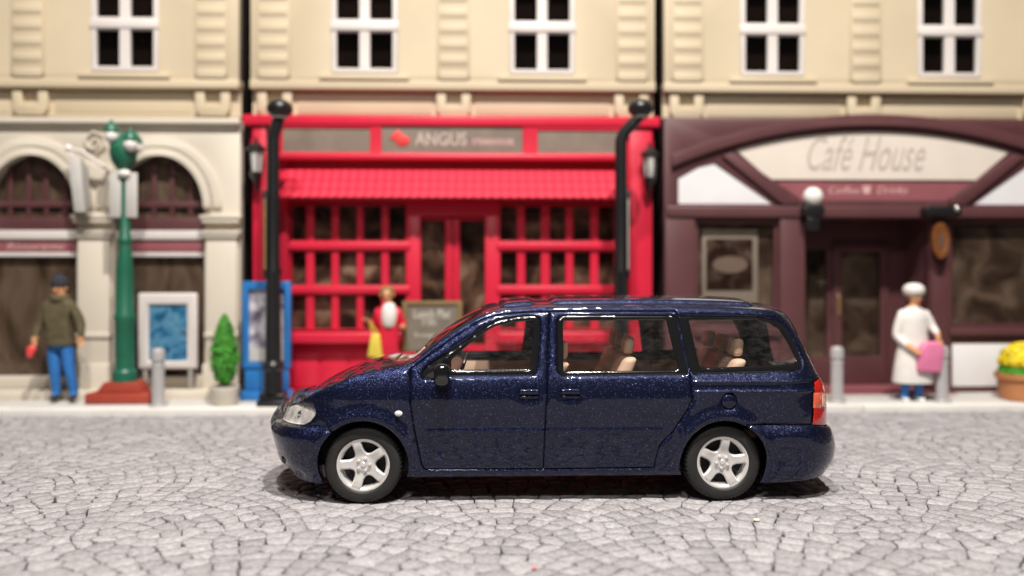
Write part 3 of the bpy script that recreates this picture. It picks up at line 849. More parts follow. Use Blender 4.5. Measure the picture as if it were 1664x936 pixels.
# --- wheels
def wheel(W, base, y_face):
    w = None
    o = MB().lathe([(.222, .016), (.236, .0), (.243, -.003), (.25, -.004), (.275, -.006), (.300, -.002), (.314, .008)], (W[0], y_face, W[1]), 72, 'y', cap=False)
    # shoulder with tread blocks
    ring = []
    NB = 54
    for (r, yy, notch) in ((.314, .008, 0), (.324, .018, .6), (.331, .032, 1), (.335, .06, 1), (.335, .175, 1), (.331, .20, 1), (.314, .225, 0), (.25, .235, 0), (.2, .2, 0)):
        row = []
        for k in range(NB * 4):
            a = 2 * math.pi * k / (NB * 4); dr = -.011 * notch if (k % 4) in (0,) else 0
            row.append((W[0] + (r + dr) * math.cos(a), y_face + yy, W[1] + (r + dr) * math.sin(a)))
        ring.append(row)
    n = NB * 4; V = [p for row in ring for p in row]
    o.add(V, [(j * n + k, j * n + (k + 1) % n, (j + 1) * n + (k + 1) % n, (j + 1) * n + k) for j in range(len(ring) - 1) for k in range(n)])
    wh = o.build('wheel', 'rubber', van, smooth=True, ang=50)
    RO = .240
    # rim: a plate with five openings, dished and rolled at every edge
    outer = [(RO * math.cos(a * math.pi / 45), RO * math.sin(a * math.pi / 45)) for a in range(90)]
    holes = []
    for s in range(5):
        m = R(base + 36 + 72 * s); P = []
        hw = R(23.5)
        for t in np.linspace(-1, 1, 9): P.append(((.196) * math.cos(m + hw * t), (.196) * math.sin(m + hw * t)))
        for t in np.linspace(1, -1, 5): 
            rr_ = .103 + .022 * abs(t) ** 2; P.append((rr_ * math.cos(m + R(16) * t), rr_ * math.sin(m + R(16) * t)))
        holes.append(dens(rounded(P, .012, 3), .009))
    hA = np.array([p for h in holes for p in h] + outer); hB = np.array([h[(i + 1) % len(h)] for h in holes for i in range(len(h))] + [outer[(i + 1) % 90] for i in range(90)])
    gp = np.array([(x, z) for x in np.arange(-RO, RO, .009) for z in np.arange(-RO, RO, .009)])
    rp = rings(hA, hB, (.003, .007, .012), True); gp = np.vstack([gp, rp])
    dd, _, _ = seg_dist(gp, hA, hB); gp = gp[(dd > .0025) & (np.hypot(*gp.T) < RO)]
    VV = [Vector(p) for p in outer]; EE = [(i, (i + 1) % 90) for i in range(90)]
    for h in holes:
        n = len(VV); VV += [Vector(p) for p in h]; EE += [(n + i, n + (i + 1) % len(h)) for i in range(len(h))]
    VV += [Vector(p) for p in gp]
    v2, _, f2, _, _, _ = delaunay_2d_cdt(VV, EE, [], 0, 1e-6)
    v2 = np.array([v[:] for v in v2]); f2 = np.array([f for f in f2 if len(f) == 3]); c2 = v2[f2].mean(1)
    ok = inside(c2, outer)
    for h in holes: ok &= ~inside(c2, h)
    f2 = f2[ok]
    dd, wi, _ = seg_dist(v2, hA, hB); rr = np.hypot(*v2.T)
    nh = sum(len(h) for h in holes)
    dh, _, _ = seg_dist(v2, hA[:nh], hB[:nh])
    y = .010 - .006 * sm((.205 - rr) / .02) * 0 + .030 * sm((.185 - rr) / .12) - .010 * sm((.07 - rr) / .02)
    y = y + .022 * np.clip(1 - dh / .016, 0, 1) ** 2 + .020 * np.clip(1 - (RO - rr) / .014, 0, 1) ** 2 + .006 * np.exp(-((rr - .205) / .004) ** 2)
    rim = MB().add([(W[0] + p[0], y_face + y[i], W[1] + p[1]) for i, p in enumerate(v2)], [tuple(t) for t in f2]).build('rim', 'silver', wh, smooth=True, ang=60)
    if sum(p.normal.y * p.area for p in rim.data.polygons) > 0: rim.data.flip_normals()
    MB().lathe([(.206, .03), (.198, .05), (.190, .052), (.188, .13)], (W[0], y_face, W[1]), 48, 'y', cap=False).build('rim_barrel', 'silver', wh, smooth=True)
    MB().lathe([(.0, .10), (.2, .10), (.2, .12)], (W[0], y_face, W[1]), 32, 'y').build('brake_disc', 'under', wh)
    nut = None
    for s in range(5):
        a = R(base + 36 + 72 * s - 30)
        a = R(base + 72 * s + 36)
        c = (W[0] + .052 * math.cos(a), y_face + .022, W[1] + .052 * math.sin(a))
        if nut is None:
            nut = MB().lathe([(.0, -.006), (.006, -.006), (.010, .0), (.0155, .002), (.018, .02)], c, 10, 'y').build('wheel_nut', 'silver', wh, smooth=True); c0 = c
        else: again(nut, (c[0] - c0[0], 0, c[2] - c0[2]))
    MB().lathe([(.0, -.002), (.018, -.001), (.024, .004), (.026, .02)], (W[0], y_face + .022, W[1]), 20, 'y').build('hub_cap', 'silver', wh, smooth=True)
    # the wheel across the axle
    c = wh.copy(); link(c, van); c.scale = (1, -1, 1); c.location = (0, 2 * (YC - CX0.y), 0)
    for ch in list(wh.children):
        k = ch.copy(); col.objects.link(k); k.parent = c
    return wh
wheel(WF, 180, .035); wheel(WR, 81, .035)

# --- door handles, marker lamp, mirror
for key, (hx, hz) in zip(('front_door', 'sliding_door'), HND):
    yy = float(ybase(hx, hz))
    hd_ = MB().box(hx - .085, hx + .085, yy - .022, yy + .02, hz - .006, hz + .040).build('door_handle', 'paint', side[key], bevel=.014, seg=3)
    MB().box(hx - .080, hx + .080, yy - .012, yy + .02, hz - .042, hz - .014).build('handle_pull', 'paint', side[key], bevel=.010, seg=3)
mk = U(648, 671.5); yy = float(ybase(*mk)) - .028
MB().ball((mk[0], yy + .012, mk[1]), .034, 16, 8, (1.0, .35, .72)).build('side_marker', 'whitep', van, smooth=True)
fy = float(ybase(*fog)) - .03
MB().ball((fog[0], fy + .045, fog[1]), .045, 16, 8, (.7, .5, 1)).build('fog_lamp', 'blackgloss', van, smooth=True)
mA = U(718, 604)
mir = MB().box(mA[0] - .055, mA[0] + .075, -.20, .02, mA[1] - .095, mA[1] + .09).build('door_mirror', 'blackgloss', side['front_door'], bevel=.05, seg=4, ang=80)
mS = [U(a, b) for a, b in ((687, 612), (727, 578), (731, 584), (731, 612), (705, 616))]
MB().prism(mS, .03, .075).build('mirror_base', 'blackgloss', side['front_door'], bevel=.012, seg=3)
MB().tube([(mA[0] - .01, .06, mA[1] - .05), (mA[0], -.06, mA[1] - .03)], .035, 10).build('mirror_arm', 'black', side['front_door'], smooth=True)
MB().box(mA[0] - .055, mA[0] + .075, 1.78, 2.0, mA[1] - .095, mA[1] + .09).build('door_mirror', 'blackgloss', van, bevel=.05, seg=4, ang=80)

# --- cabin
xa = WF[0] + .55
MB().box(xa - .2, xR + .85, .16, 1.64, .52, .60).build('cabin_floor', 'brown', van, bevel=.01)
MB().box(U(690, 590)[0], U(745, 590)[0], .16, 1.64, .72, 1.10).build('dashboard', 'brown', van, bevel=.06, seg=4)
for nm, a, b in (('door_trim', 668, 884), ('door_trim', 886, 1118), ('door_trim', 1120, 1300)):
    x0, x1 = U(a, 600)[0], U(b, 600)[0]
    for yA, yB in ((1.69, 1.735), (.075, .11)):
        if yA < 1: zt = 1.06
        else: zt = 1.05
        o = MB().box(x0, x1, yA, yB, .80, zt).build(nm, 'beige', van, bevel=.008)
        MB().box(x0, x1, yA - .004, yB + .004, zt + .003, zt + .05).build('trim_rail', 'black', o, bevel=.006)
def seat(x, y, w, tall=1.0, reclined=.16):
    s = MB().box(x - .24, x + .26, y - w / 2, y + w / 2, .62, .80).build('seat', 'beige', van, bevel=.06, seg=3)
    zt = 1.02 + .28 * tall
    p = [(x + .14, .78), (x + .30, .80), (x + .32 + reclined, zt), (x + .20 + reclined, zt)]
    MB().prism(p, y - w / 2, y + w / 2).build('seat_back', 'beige', s, bevel=.045, seg=3)
    q = [(x + .205 + reclined, zt + .02), (x + .30 + reclined, zt + .02), (x + .31 + reclined, zt + .18), (x + .23 + reclined, zt + .18)]
    MB().prism(q, y - .13, y + .13).build('head_rest', 'beige', s, bevel=.035, seg=3)
    return s
xs1 = U(835, 600)[0]; xs2 = U(1010, 600)[0]; xs3 = U(1165, 600)[0]
for y in (.52, 1.28): seat(xs1 - .02, y, .5, .55, .22)
for y in (.52, 1.28): seat(xs2 - .27, y, .5, .72, .14)
for y in (.45, .9, 1.35): seat(xs3 - .12, y, .42, .66, .14)
stx = U(747, 590)[0]
st = MB()
cs = (stx, .52, 1.08)
st.tube([(cs[0] + .055 * math.sin(a) , cs[1] + .17 * math.cos(a), cs[2] + .16 * math.sin(a)) for a in np.linspace(0, 2 * math.pi, 25)], .016, 8)
st.build('steering_wheel', 'black', van, smooth=True)
hx0, hx1 = U(790, 520)[0], U(1215, 520)[0]
MB().box(hx0, hx1, .30, 1.50, 1.61, 1.63).build('headliner', 'beige', van, bevel=.006)

# ================================================================== THE THREE MODEL BUILDINGS
YF = 5.6
def X(px, py=300, Y=YF): return at(px, py, Y)[0]
def Z(py, px=735, Y=YF): return at(px, py, Y)[1]
def rect(x0, x1, z0, z1): return [(x0, z0), (x1, z0), (x1, z1), (x0, z1)]
PXM = (X(593) - X(592))          # metres to one pixel on the house fronts
ZTOP = 7.5
ZG = .102
Zc0, Zc1 = Z(146), Z(132)        # string course
Zf0 = Z(188)                     # foot of the frieze
Zw0, Zw1 = Z(120), Z(-35)        # window frame
Zp = [(Z(112), Z(53)), (Z(33), Z(-26))]

def upper(b, xa, xb, wins, quoins):
    "upper storey in cream plastic: wall, string course, frieze, windows, quoins, corbels"
    hw = 54 * PXM
    holes = [rect(c - hw, c + hw, Zw0, Zw1) for c in wins]
    MB().prism(rect(xa, xb, Zc1 + .002, ZTOP), YF, YF + .16, holes).build('wall', 'cream', b, bevel=.008)
    MB().box(xa, xb, YF + .125, YF + .24, Zf0 - .02, Zc0 - .002).build('frieze', 'cream', b)
    MB().box(xa - .005, xb + .005, YF - .022, YF + .24, Zc0, Zc1).build('string_course', 'cream', b, bevel=.006)
    MB().box(xa - .05, xb + .05, YF - .18, YF + .3, ZTOP + .003, ZTOP + .16).box(xa, xb, YF - .08, YF + .2, ZTOP - .16, ZTOP).build('parapet', 'cream', b, bevel=.02)
    first = None
    for c in wins:
        w = MB()
        m = 8.5 * PXM; g = 45.5 * PXM
        holes = [rect(s0, s1, z0, z1) for (s0, s1) in ((c - g, c - m), (c + m, c + g)) for z0, z1 in Zp]
        w.prism(rect(c - hw + .003, c + hw - .003, Zw0 + .003, Zw1 - .003), YF - .012, YF + .07, holes)
        w.box(c - hw * 1.02, c + hw * 1.02, YF - .028, YF - .013, Z(51), Z(36))
        wd = w.build('window', 'white', b, bevel=.008)
        for (s0, s1) in ((c - g, c - m), (c + m, c + g)):
            for z0, z1 in Zp:
                MB().box(s0 - .01, s1 + .01, YF + .040, YF + .046, z0 - .01, z1 + .01).build('pane', 'pane', wd)
        MB().box(c - 73 * PXM, c + 73 * PXM, YF - .05, YF - .002, Z(131), Z(123)).box(c - 69 * PXM, c + 69 * PXM, YF - .02, YF - .003, Z(139), Z(131) - .003).build('sill', 'cream', wd, bevel=.012)
        MB().box(c - 66 * PXM, c + 66 * PXM, YF - .10, YF - .002, Zw1 + .01, Zw1 + .14).build('lintel', 'cream', wd, bevel=.015)
    q0 = None
    for c in quoins:
        pl = MB().box(c - 27 * PXM, c + 27 * PXM, YF - .028, YF - .001, Zc1 + .052, ZTOP - .17).build('pilaster', 'cream', b, bevel=.006)
        blk = None; z = Z(130)
        k = 0
        while z < ZTOP - .45:
            if blk is None:
                blk = MB().box(c - 22.5 * PXM, c + 22.5 * PXM, YF - .040, YF - .029, z, z + 14.5 * PXM).build('quoin_block', 'cream', pl, bevel=.004)
            else: again(blk, (0, 0, k * 25.6 * PXM))
            k += 1; z += 25.6 * PXM
        u = [(c - 28 * PXM, Zc0 - .004), (c - 28 * PXM, Zc0 - 34 * PXM), (c - 20 * PXM, Zc0 - 44 * PXM), (c + 20 * PXM, Zc0 - 44 * PXM), (c + 28 * PXM, Zc0 - 34 * PXM), (c + 28 * PXM, Zc0 - .004),
             (c + 13 * PXM, Zc0 - .004), (c + 13 * PXM, Zc0 - 26 * PXM), (c - 13 * PXM, Zc0 - 26 * PXM), (c - 13 * PXM, Zc0 - .004)]
        MB().prism(u, YF + .03, YF + .124).build('corbel', 'cream', b, bevel=.01)
    for i, (s0, s1) in enumerate(zip(quoins[:-1], quoins[1:])):
        MB().box(s0 + 36 * PXM, s1 - 36 * PXM, YF + .115, YF + .124, Zf0 + 4 * PXM, Zc0 - 6 * PXM).build('frieze_panel', 'cream', b, bevel=.004)
    return b

def shell(b, xa, xb, mat, z1, inside, zi):
    "side walls, back, roof and the printed interior behind the glass"
    MB().box(xa, xa + .07, YF + .161, YF + 2.6, ZG, z1).build('side_wall', mat, b)
    MB().box(xb - .07, xb, YF + .161, YF + 2.6, ZG, z1).build('side_wall', mat, b)
    MB().box(xa + .071, xb - .071, YF + 2.5, YF + 2.6, ZG, z1).build('back_wall', 'dark', b)
def tops(b, xa, xb):
    MB().box(xa, xb, YF + .161, YF + 2.6, ZTOP + .004, ZTOP + .06).build('roof', 'cream', b)
    MB().box(xa + .08, xb - .08, YF + .17, YF + 2.45, Zf0 - .10, Zf0 - .03).build('upper_floor', 'dark', b)
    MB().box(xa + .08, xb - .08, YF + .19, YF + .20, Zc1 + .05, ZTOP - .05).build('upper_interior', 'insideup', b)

# ---------------------------------------------------------------- arcade building
xa, xb = X(-262), X(391)
bl_ = thing('arcade_building', 'cream upper storey over pale stone arches with dark red window bars', 'building', ((xa + xb) / 2, YF, ZG))
upper(bl_, xa, X(388), [X(-95), X(203)], [X(-252), X(46), X(344)])
shell(bl_, xa, X(388), 'dark', ZTOP, None, 0); tops(bl_, xa, X(388))
zl = lambda py: Z(py, 200)
zt = zl(193)
bays = [(X(54 - 206), 70 * PXM), (X(54), 70 * PXM), (X(260), 72 * PXM)]
holes = []
for c, h in bays:
    holes.append([(c - h, zl(612)), (c + h, zl(612))] + arc(c, zl(335), h, 84 * PXM, 0, 180, 24))
MB().prism(rect(xa, xb, ZG, zt - .003), YF - .02, YF + .16, holes).build('arcade_wall', 'stonew', bl_, bevel=.008)
MB().box(xa - .02, xb + .02, YF - .12, YF - .021, zl(203), zt).box(xa - .01, xb + .01, YF - .07, YF - .022, zl(209), zl(203) - .003).build('arcade_cornice', 'stonew', bl_, bevel=.018, seg=3)
for c, h in bays:
    for r0, r1, pr in ((1.0, 1.17, .075), (1.20, 1.40, .045)):
        P = arc(c, zl(338), h * r1, 84 * PXM * (r1 ** .9), 0, 180, 28) + arc(c, zl(338), h * r0, 84 * PXM * (r0 ** .9), 180, 0, 28)
        MB().prism(P, YF - .02 - pr, YF - .021).build('arch_moulding', 'stonew', bl_, bevel=.014, seg=2)
piers = [X(-49), X(157), X(363)]
for c in piers:
    hw = 25 * PXM
    p = MB().box(c - hw, c + hw, YF - .10, YF - .022, ZG, zl(386)).build('pier', 'stonew', bl_, bevel=.012)
    for t0, t1, w in ((350, 356, 33), (357, 363, 30), (375, 381, 31), (382, 387, 28), (540, 548, 27), (590, 638, 29)):
        MB().box(c - w * PXM, c + w * PXM, YF - .12 - (w - 25) * .006, YF - .021, zl(t1), zl(t0)).build('pier_moulding', 'stonew', p, bevel=.014, seg=2)
    P = arc(c, zl(232), 15 * PXM, 17 * PXM, 0, 360, 24)[:-1]
    if c == piers[1]:
        MB().tube([(c + r * PXM * math.cos(R(a)), YF - .06, zl(232) + r * PXM * math.sin(R(a))) for r, a in ((17, -80), (17, -20), (17, 40), (17, 100), (16, 160), (14, 215), (11, 265), (8, 320), (7, 20), (6, 90), (4, 160))], .02, 8).build('scroll_ornament', 'stonew', bl_, smooth=True)
        MB().prism([(c - 14 * PXM, zl(300)), (c + 12 * PXM, zl(300)), (c + 18 * PXM, zl(268)), (c - 18 * PXM, zl(262))], YF - .07, YF - .021).build('scroll_base', 'stonew', bl_, bevel=.02)
for c, h in bays:
    y = YF + .10
    w = MB().box(c - h, c + h, y, y + .05, zl(336), zl(326)).box(c - h, c + h, y, y + .05, zl(373), zl(352)).box(c - h, c + h, y, y + .05, zl(251 - 12), zl(240 - 12))
    for k in (-.62, -.2, .2, .62):
        w.box(c + k * h - .035, c + k * h + .035, y + .01, y + .045, zl(352), zl(250))
    wf = w.build('shop_window', 'maroon', bl_, bevel=.006)
    MB().box(c - h - .02, c + h + .02, y + .055, y + .06, zl(373), zl(235)).build('pane', 'pane', wf)
    MB().box(c - h, c + h, y - .055, y + .05, zl(389), zl(374)).build('white_ledge', 'white', wf, bevel=.01)
    band = MB().box(c - h, c + h, y - .02, y + .04, zl(409), zl(390)).build('sign_band', 'rose', wf, bevel=.004)
    MB().box(c - h, c + h, y - .035, y + .05, zl(417), zl(410)).build('white_ledge', 'white', wf, bevel=.008)
    MB().box(c - h - .02, c + h + .02, y + .02, y + .026, zl(612), zl(417)).build('pane', 'pane', wf)
    MB().box(c - h, c + h, y - .03, y + .05, zl(625), zl(611)).build('sill', 'greyw', wf, bevel=.01)
text('Ristorante', 0, 'letterpink', band.parent.parent, h=11 * PXM, w=92 * PXM, y=YF + .078, cx=X(53), cz=zl(400), shear=.3)
MB().box(X(-260), X(388), YF + .165, YF + .175, ZG, zt - .1).build('printed_interior', 'insidestone', bl_)
MB().box(X(-258), X(391), YF - .34, YF - .125, ZG - .004, zl(630)).build('step', 'stonew', bl_, bevel=.015)

# ---------------------------------------------------------------- red restaurant
xa, xb = X(407), X(1064)
br = thing('red_restaurant', 'glossy red shopfront with lattice windows under a cream upper storey', 'building', ((xa + xb) / 2, YF, ZG))
upper(br, xa, xb, [X(592.5), X(881)], [X(445), X(737), X(1027)])
shell(br, xa, xb, 'dark', ZTOP, None, 0); tops(br, xa, xb)
zm = lambda py: Z(py, 735)
ztop = zm(190)
MB().box(X(398), X(1070), YF - .135, YF + .1, zm(207), ztop - .004).build('top_rail', 'red', br, bevel=.02, seg=3)
# pilasters, sign frame, doors and window frame
for a, b in ((413, 434), (452, 470), (1000, 1006), (1022, 1058)):
    MB().box(X(a), X(b), YF - .08, YF + .1, ZG, zm(208)).build('pilaster', 'red', br, bevel=.012)
MB().box(X(407), X(1062), YF + .02, YF + .16, zm(262), zm(208)).build('fascia', 'red', br)
fr = MB().prism(rect(X(455), X(1010), zm(256), zm(203)), YF - .115, YF + .018, [rect(X(462), X(603), zm(250), zm(211)), rect(X(621), X(849), zm(250), zm(204.5)), rect(X(873), X(1004), zm(250), zm(213))]).build('sign_frame', 'red', br, bevel=.008)
for a, b, t in ((462, 603, 211), (621, 849, 204.5), (873, 1004, 213)):
    sg = MB().box(X(a) + .004, X(b) - .004, YF - .095, YF + .017, zm(250) + .004, zm(t) - .004).build('sign_board', 'greysign', br)
MB().prism([(X(634), zm(226)), (X(642), zm(217)), (X(648), zm(212)), (X(653), zm(218)), (X(660), zm(222)), (X(668), zm(229)), (X(664), zm(236)), (X(655), zm(240)), (X(648), zm(238)), (X(643), zm(231))], YF - .108, YF - .096).build('red_emblem', 'logored', br, bevel=.004)
text('ANGUS', 0, 'letterlight', br, h=21 * PXM, w=84 * PXM, y=YF - .096, cx=X(717), cz=zm(227.5), weight=.012)
text('STEAKHOUSE', 0, 'letterpink', br, h=10 * PXM, w=68 * PXM, y=YF - .096, cx=X(801), cz=zm(232), weight=.02)
MB().box(X(452), X(1012), YF - .20, YF + .015, zm(263), zm(252.5)).build('sign_ledge', 'red', br, bevel=.03, seg=3)
# tiled awning
aw = MB()
zA, zB = zm(279), zm(322)
yA, yB = YF - .10, YF - .40
V = [(X(466), yA, zA), (X(1012), yA, zA), (X(1018), yB, zB), (X(448), yB, zB), (X(466), YF + .01, zA - .03), (X(1012), YF + .01, zA - .03), (X(1018), YF + .01, zB - .03), (X(448), YF + .01, zB - .03), (X(448), yB, zB - .05), (X(1018), yB, zB - .05)]
aw.add(V, [(0, 1, 2, 3), (0, 4, 5, 1), (3, 2, 9, 8), (8, 9, 6, 7), (0, 3, 8, 7, 4), (1, 5, 6, 9, 2)])
awn = aw.build('awning', 'red', br, bevel=.006)
prof = [(-.068, 0), (-.05, .0045), (0, .0075), (.05, .0045), (.068, 0)]
slope = Vector((0, yB - yA, zB - zA)); L = slope.length; sd = slope.normalized(); up = Vector((0, sd.z, -sd.y)) * 1
if up.z < 0: up = -up
NT, NR = 38, 3
xw0, xw1 = X(466), X(1013)
tile = None
pitch = (xw1 - xw0) / NT
for r in range(NR):
    for k in range(NT):
        if tile is None:
            V = []; rl = L / NR + .03
            for q in range(5):
                for (u, h) in prof:
                    v = rl * q / 4
                    ex = .03 * (1 - (u / .068) ** 2) if q == 4 else 0
                    p = sd * (v + ex) + up * (h + .006 + .014 * q / 4)
                    V.append((u * pitch / .136, p.y, p.z))
            F = [(i * 5 + j, i * 5 + j + 1, (i + 1) * 5 + j + 1, (i + 1) * 5 + j) for i in range(4) for j in range(4)]
            nn = len(V)
            V += [(v[0], v[1] - up.y * .02, v[2] - up.z * .02) for v in V[20:25]]
            F += [(20 + j, 21 + j, nn + j + 1, nn + j) for j in range(4)]
            me = bpy.data.meshes.new('roof_tile'); me.from_pydata(V, [], F); me.materials.append(M['red'])
            me.polygons.foreach_set('use_smooth', [True] * len(me.polygons)); me.set_sharp_from_angle(angle=R(50))
            tile = me
        o = bpy.data.objects.new('roof_tile', tile); link(o, awn)
        p = Vector((xw0 + (k + .5) * pitch, yA, zA)) + sd * (L / NR * r)
        o.location = p - ORG[br.name]
# wall round windows and doors
wl = rect(X(411), X(1060), ZG, zm(262) - .003)
wins = [(473, 661), (812, 1000)]
hol = [rect(X(a), X(b), zm(536), zm(334)) for a, b in wins] + [rect(X(680), X(790), zm(640) + .02, zm(352))]
MB().prism(wl, YF + .02, YF + .10, hol).build('shopfront', 'red', br, bevel=.006)
MB().box(X(660), X(684), YF - .05, YF + .018, ZG, zm(352)).box(X(788), X(813), YF - .05, YF + .018, ZG, zm(352)).box(X(660), X(813), YF - .055, YF + .016, zm(352) + .002, zm(326)).build('door_frame', 'red', br, bevel=.01)
colx = [[(474, 498), (511, 539), (551, 580), (591, 620), (632, 660)], [(813, 840), (853, 879), (893, 919), (931, 959), (972, 998)]]
for (a, b), cs in zip(wins, colx):
    hl_ = []
    for c0, c1 in cs:
        for t0, t1 in ((335, 391), (409, 463), (479, 534)):
            hl_.append(rect(X(c0), X(c1), zm(t1), zm(t0)))
    sw = MB().prism(rect(X(a) + .003, X(b) - .003, zm(536) + .003, zm(334) - .003), YF - .03, YF + .06, hl_).build('lattice_window', 'red', br, bevel=.007)
    for t in (400, 471):
        MB().box(X(a - 5), X(b + 6), YF - .075, YF - .031, zm(t + 6), zm(t - 6)).build('cross_rail', 'red', sw, bevel=.018, seg=3)
    MB().box(X(a - 4), X(b + 6), YF - .24, YF - .031, zm(556), zm(538)).build('sill', 'red', sw, bevel=.03, seg=3)
    p0 = None
    for c0, c1 in cs:
        for t0, t1 in ((335, 391), (409, 463), (479, 534)):
            MB().box(X(c0) - .008, X(c1) + .008, YF + .03, YF + .036, zm(t1) - .008, zm(t0) + .008).build('pane', 'pane', sw)
    lp_ = MB().box(X(a), X(b), YF - .04, YF + .018, zm(636), zm(559)).build('lower_panel', 'red', br, bevel=.01)
    for k in range(4):
        x0 = X(a) + (X(b) - X(a)) * (k + .07) / 4; x1 = X(a) + (X(b) - X(a)) * (k + .93) / 4
        MB().box(x0, x1, YF - .055, YF - .041, zm(628), zm(574)).build('raised_panel', 'red', lp_, bevel=.008)
for a, b in ((683, 735), (735.5, 789)):
    c0, c1 = (684, 723) if a < 700 else (747, 788)
    d = MB().prism(rect(X(a) + .004, X(b) - .004, ZG + .03, zm(353)), YF + .03, YF + .09, [rect(X(c0), X(c1), zm(560), zm(358))]).build('door', 'red', br, bevel=.008)
    MB().box(X(c0) - .01, X(c1) + .01, YF + .055, YF + .061, zm(560) - .01, zm(358) + .01).build('pane', 'pane', d)
    hx = X(731) if a < 700 else X(741)
    MB().tube([(hx, YF + .02, zm(500)), (hx, YF - .01, zm(505)), (hx, YF - .01, zm(525)), (hx, YF + .02, zm(530))], .014, 8).build('handle', 'gold', d, smooth=True)
MB().box(X(411), X(1060), YF + .104, YF + .114, ZG, zm(330)).build('printed_interior', 'inside', br)
MB().box(X(408), X(1062), YF - .22, YF - .082, ZG - .004, zm(636)).build('step', 'red', br, bevel=.012)
# wall lanterns at both edges
def wall_lantern(px, py0, py1, Yc, zf):
    x = at(px, (py0 + py1) / 2, Yc)[0]; z1, z0 = at(px, py0, Yc)[1], at(px, py1, Yc)[1]; h = z1 - z0
    o = MB().lathe([(.0, h), (.02, h * .98), (.03, h * .9), (.15, h * .76), (.15, h * .73), (.10, h * .72)], (x, Yc, z0), 6)
    o.lathe([(.085, h * .30), (.10, h * .28), (.07, h * .18), (.03, h * .10), (.0, 0)], (x, Yc, z0), 6)
    for k in range(6):
        a = 2 * math.pi * k / 6
        o.tube([(x + .083 * math.cos(a), Yc + .083 * math.sin(a), z0 + h * .29), (x + .115 * math.cos(a), Yc + .115 * math.sin(a), z0 + h * .73)], .010, 6)
    o.tube([(x, Yc, z0 + h * .1), (x, Yc + .1, z0 - .05), (x, YF - .06, z0 + .02)], .02, 8)
    l = o.build('wall_lantern', 'black', br)
    MB().lathe([(.075, h * .30), (.105, h * .72)], (x, Yc, z0), 6).build('lantern_glass', 'greyw', l)
wall_lantern(416, 222, 304, YF - .26, 0)
wall_lantern(1056, 230, 313, YF - .26, 0)

# ---------------------------------------------------------------- cafe
xa, xb = X(1079), X(1990)
bc = thing('cafe_building', 'dark maroon cafe front with arched cream sign and white corner panels', 'building', ((xa + xb) / 2, YF, ZG))
upper(bc, xa, xb, [X(1255.5), X(1543), X(1830)], [X(1117), X(1406), X(1695), X(1980)])
shell(bc, xa, xb, 'dark', ZTOP, None, 0); tops(bc, xa, xb)
zc = lambda py, px=1400: Z(py, px)
zt = Zf0 - .004
cxa = X(1418)
def farc(k, n=24, x0=X(1196), x1=X(1640), zmid=zc(214), zend=zc(245)):
    "the flat arch, k above it"
    hw = (x1 - x0) / 2; s = zmid - zend; rad = (hw * hw + s * s) / (2 * s)
    return rad, zmid - rad
rad, czz = farc(0)
def ap(px, off=0):
    x = X(px); return (x, czz + math.sqrt((rad + off) ** 2 - (x - cxa) ** 2))
sgn = [(X(1250), zc(292)), (X(1585), zc(292)), ap(1640)] + [ap(1640 - k * 444 / 20) for k in range(1, 20)] + [ap(1196)]
tri1 = [(X(1102), zc(332)), (X(1256), zc(332)), (X(1160), zc(266)), (X(1135), zc(272)), (X(1102), zc(290))]
mx_ = lambda P: [(2 * cxa - p[0], p[1]) for p in P]
ros = [(X(1250), zc(294)), (X(1300), zc(325)), (X(1536), zc(325)), (X(1585), zc(294))]
op1 = rect(X(1130), X(1265), zc(530), zc(358)); op2 = rect(X(1308), X(1510), ZG + .02, zc(355)); op3 = rect(X(1544), X(1800), zc(532), zc(357))
MB().prism(rect(xa, xb, ZG, zt), YF - .02, YF + .14, [sgn, tri1, mx_(tri1), ros, op1, op2, op3]).build('front_wall', 'maroon', bc, bevel=.008)
# arch rib and slanting beams, proud of the wall
P = [ap(1090 + (1746 - 1090) * k / 36, 27 * PXM) for k in range(37)] + [ap(1746 - (1746 - 1090) * k / 36, 9 * PXM) for k in range(37)]
MB().prism(P, YF - .10, YF - .021).build('arch_rib', 'maroon', bc, bevel=.018, seg=3)
bm_ = [(X(1172), zc(255)), (X(1188), zc(250)), (X(1296), zc(322)), (X(1296), zc(334)), (X(1270), zc(334))]
MB().prism(bm_, YF - .08, YF - .021).build('slanting_beam', 'maroon', bc, bevel=.012); MB().prism(mx_(bm_), YF - .08, YF - .021).build('slanting_beam', 'maroon', bc, bevel=.012)
MB().box(X(1082), xb, YF - .09, YF - .021, zc(354), zc(336)).build('cross_beam', 'maroon', bc, bevel=.018, seg=3)
MB().prism(sgn, YF + .0, YF + .05).build('cafe_sign', 'ivory', bc)
MB().prism(ros, YF + .0, YF + .05).build('rose_band', 'rose', bc)
MB().prism(tri1, YF + .0, YF + .05).build('corner_panel', 'whitep', bc); MB().prism(mx_(tri1), YF + .0, YF + .05).build('corner_panel', 'whitep', bc)
text('Café House', 0, 'lettertaupe', bc, h=58 * PXM, w=200 * PXM, y=YF - .001, cx=X(1408), cz=zc(249), shear=.5, depth=.006)
text('Coffee', 0, 'letterpink', bc, h=12 * PXM, w=52 * PXM, y=YF - .001, cx=X(1372), cz=zc(309), shear=.25, depth=.004)
text('Drinks', 0, 'letterpink', bc, h=12 * PXM, w=52 * PXM, y=YF - .001, cx=X(1450), cz=zc(309), shear=.25, depth=.004)
MB().prism([(X(1401), zc(302)), (X(1415), zc(302)), (X(1413), zc(315)), (X(1403), zc(315))], YF - .006, YF - .0005).build('cup_emblem', 'letterpink', bc)
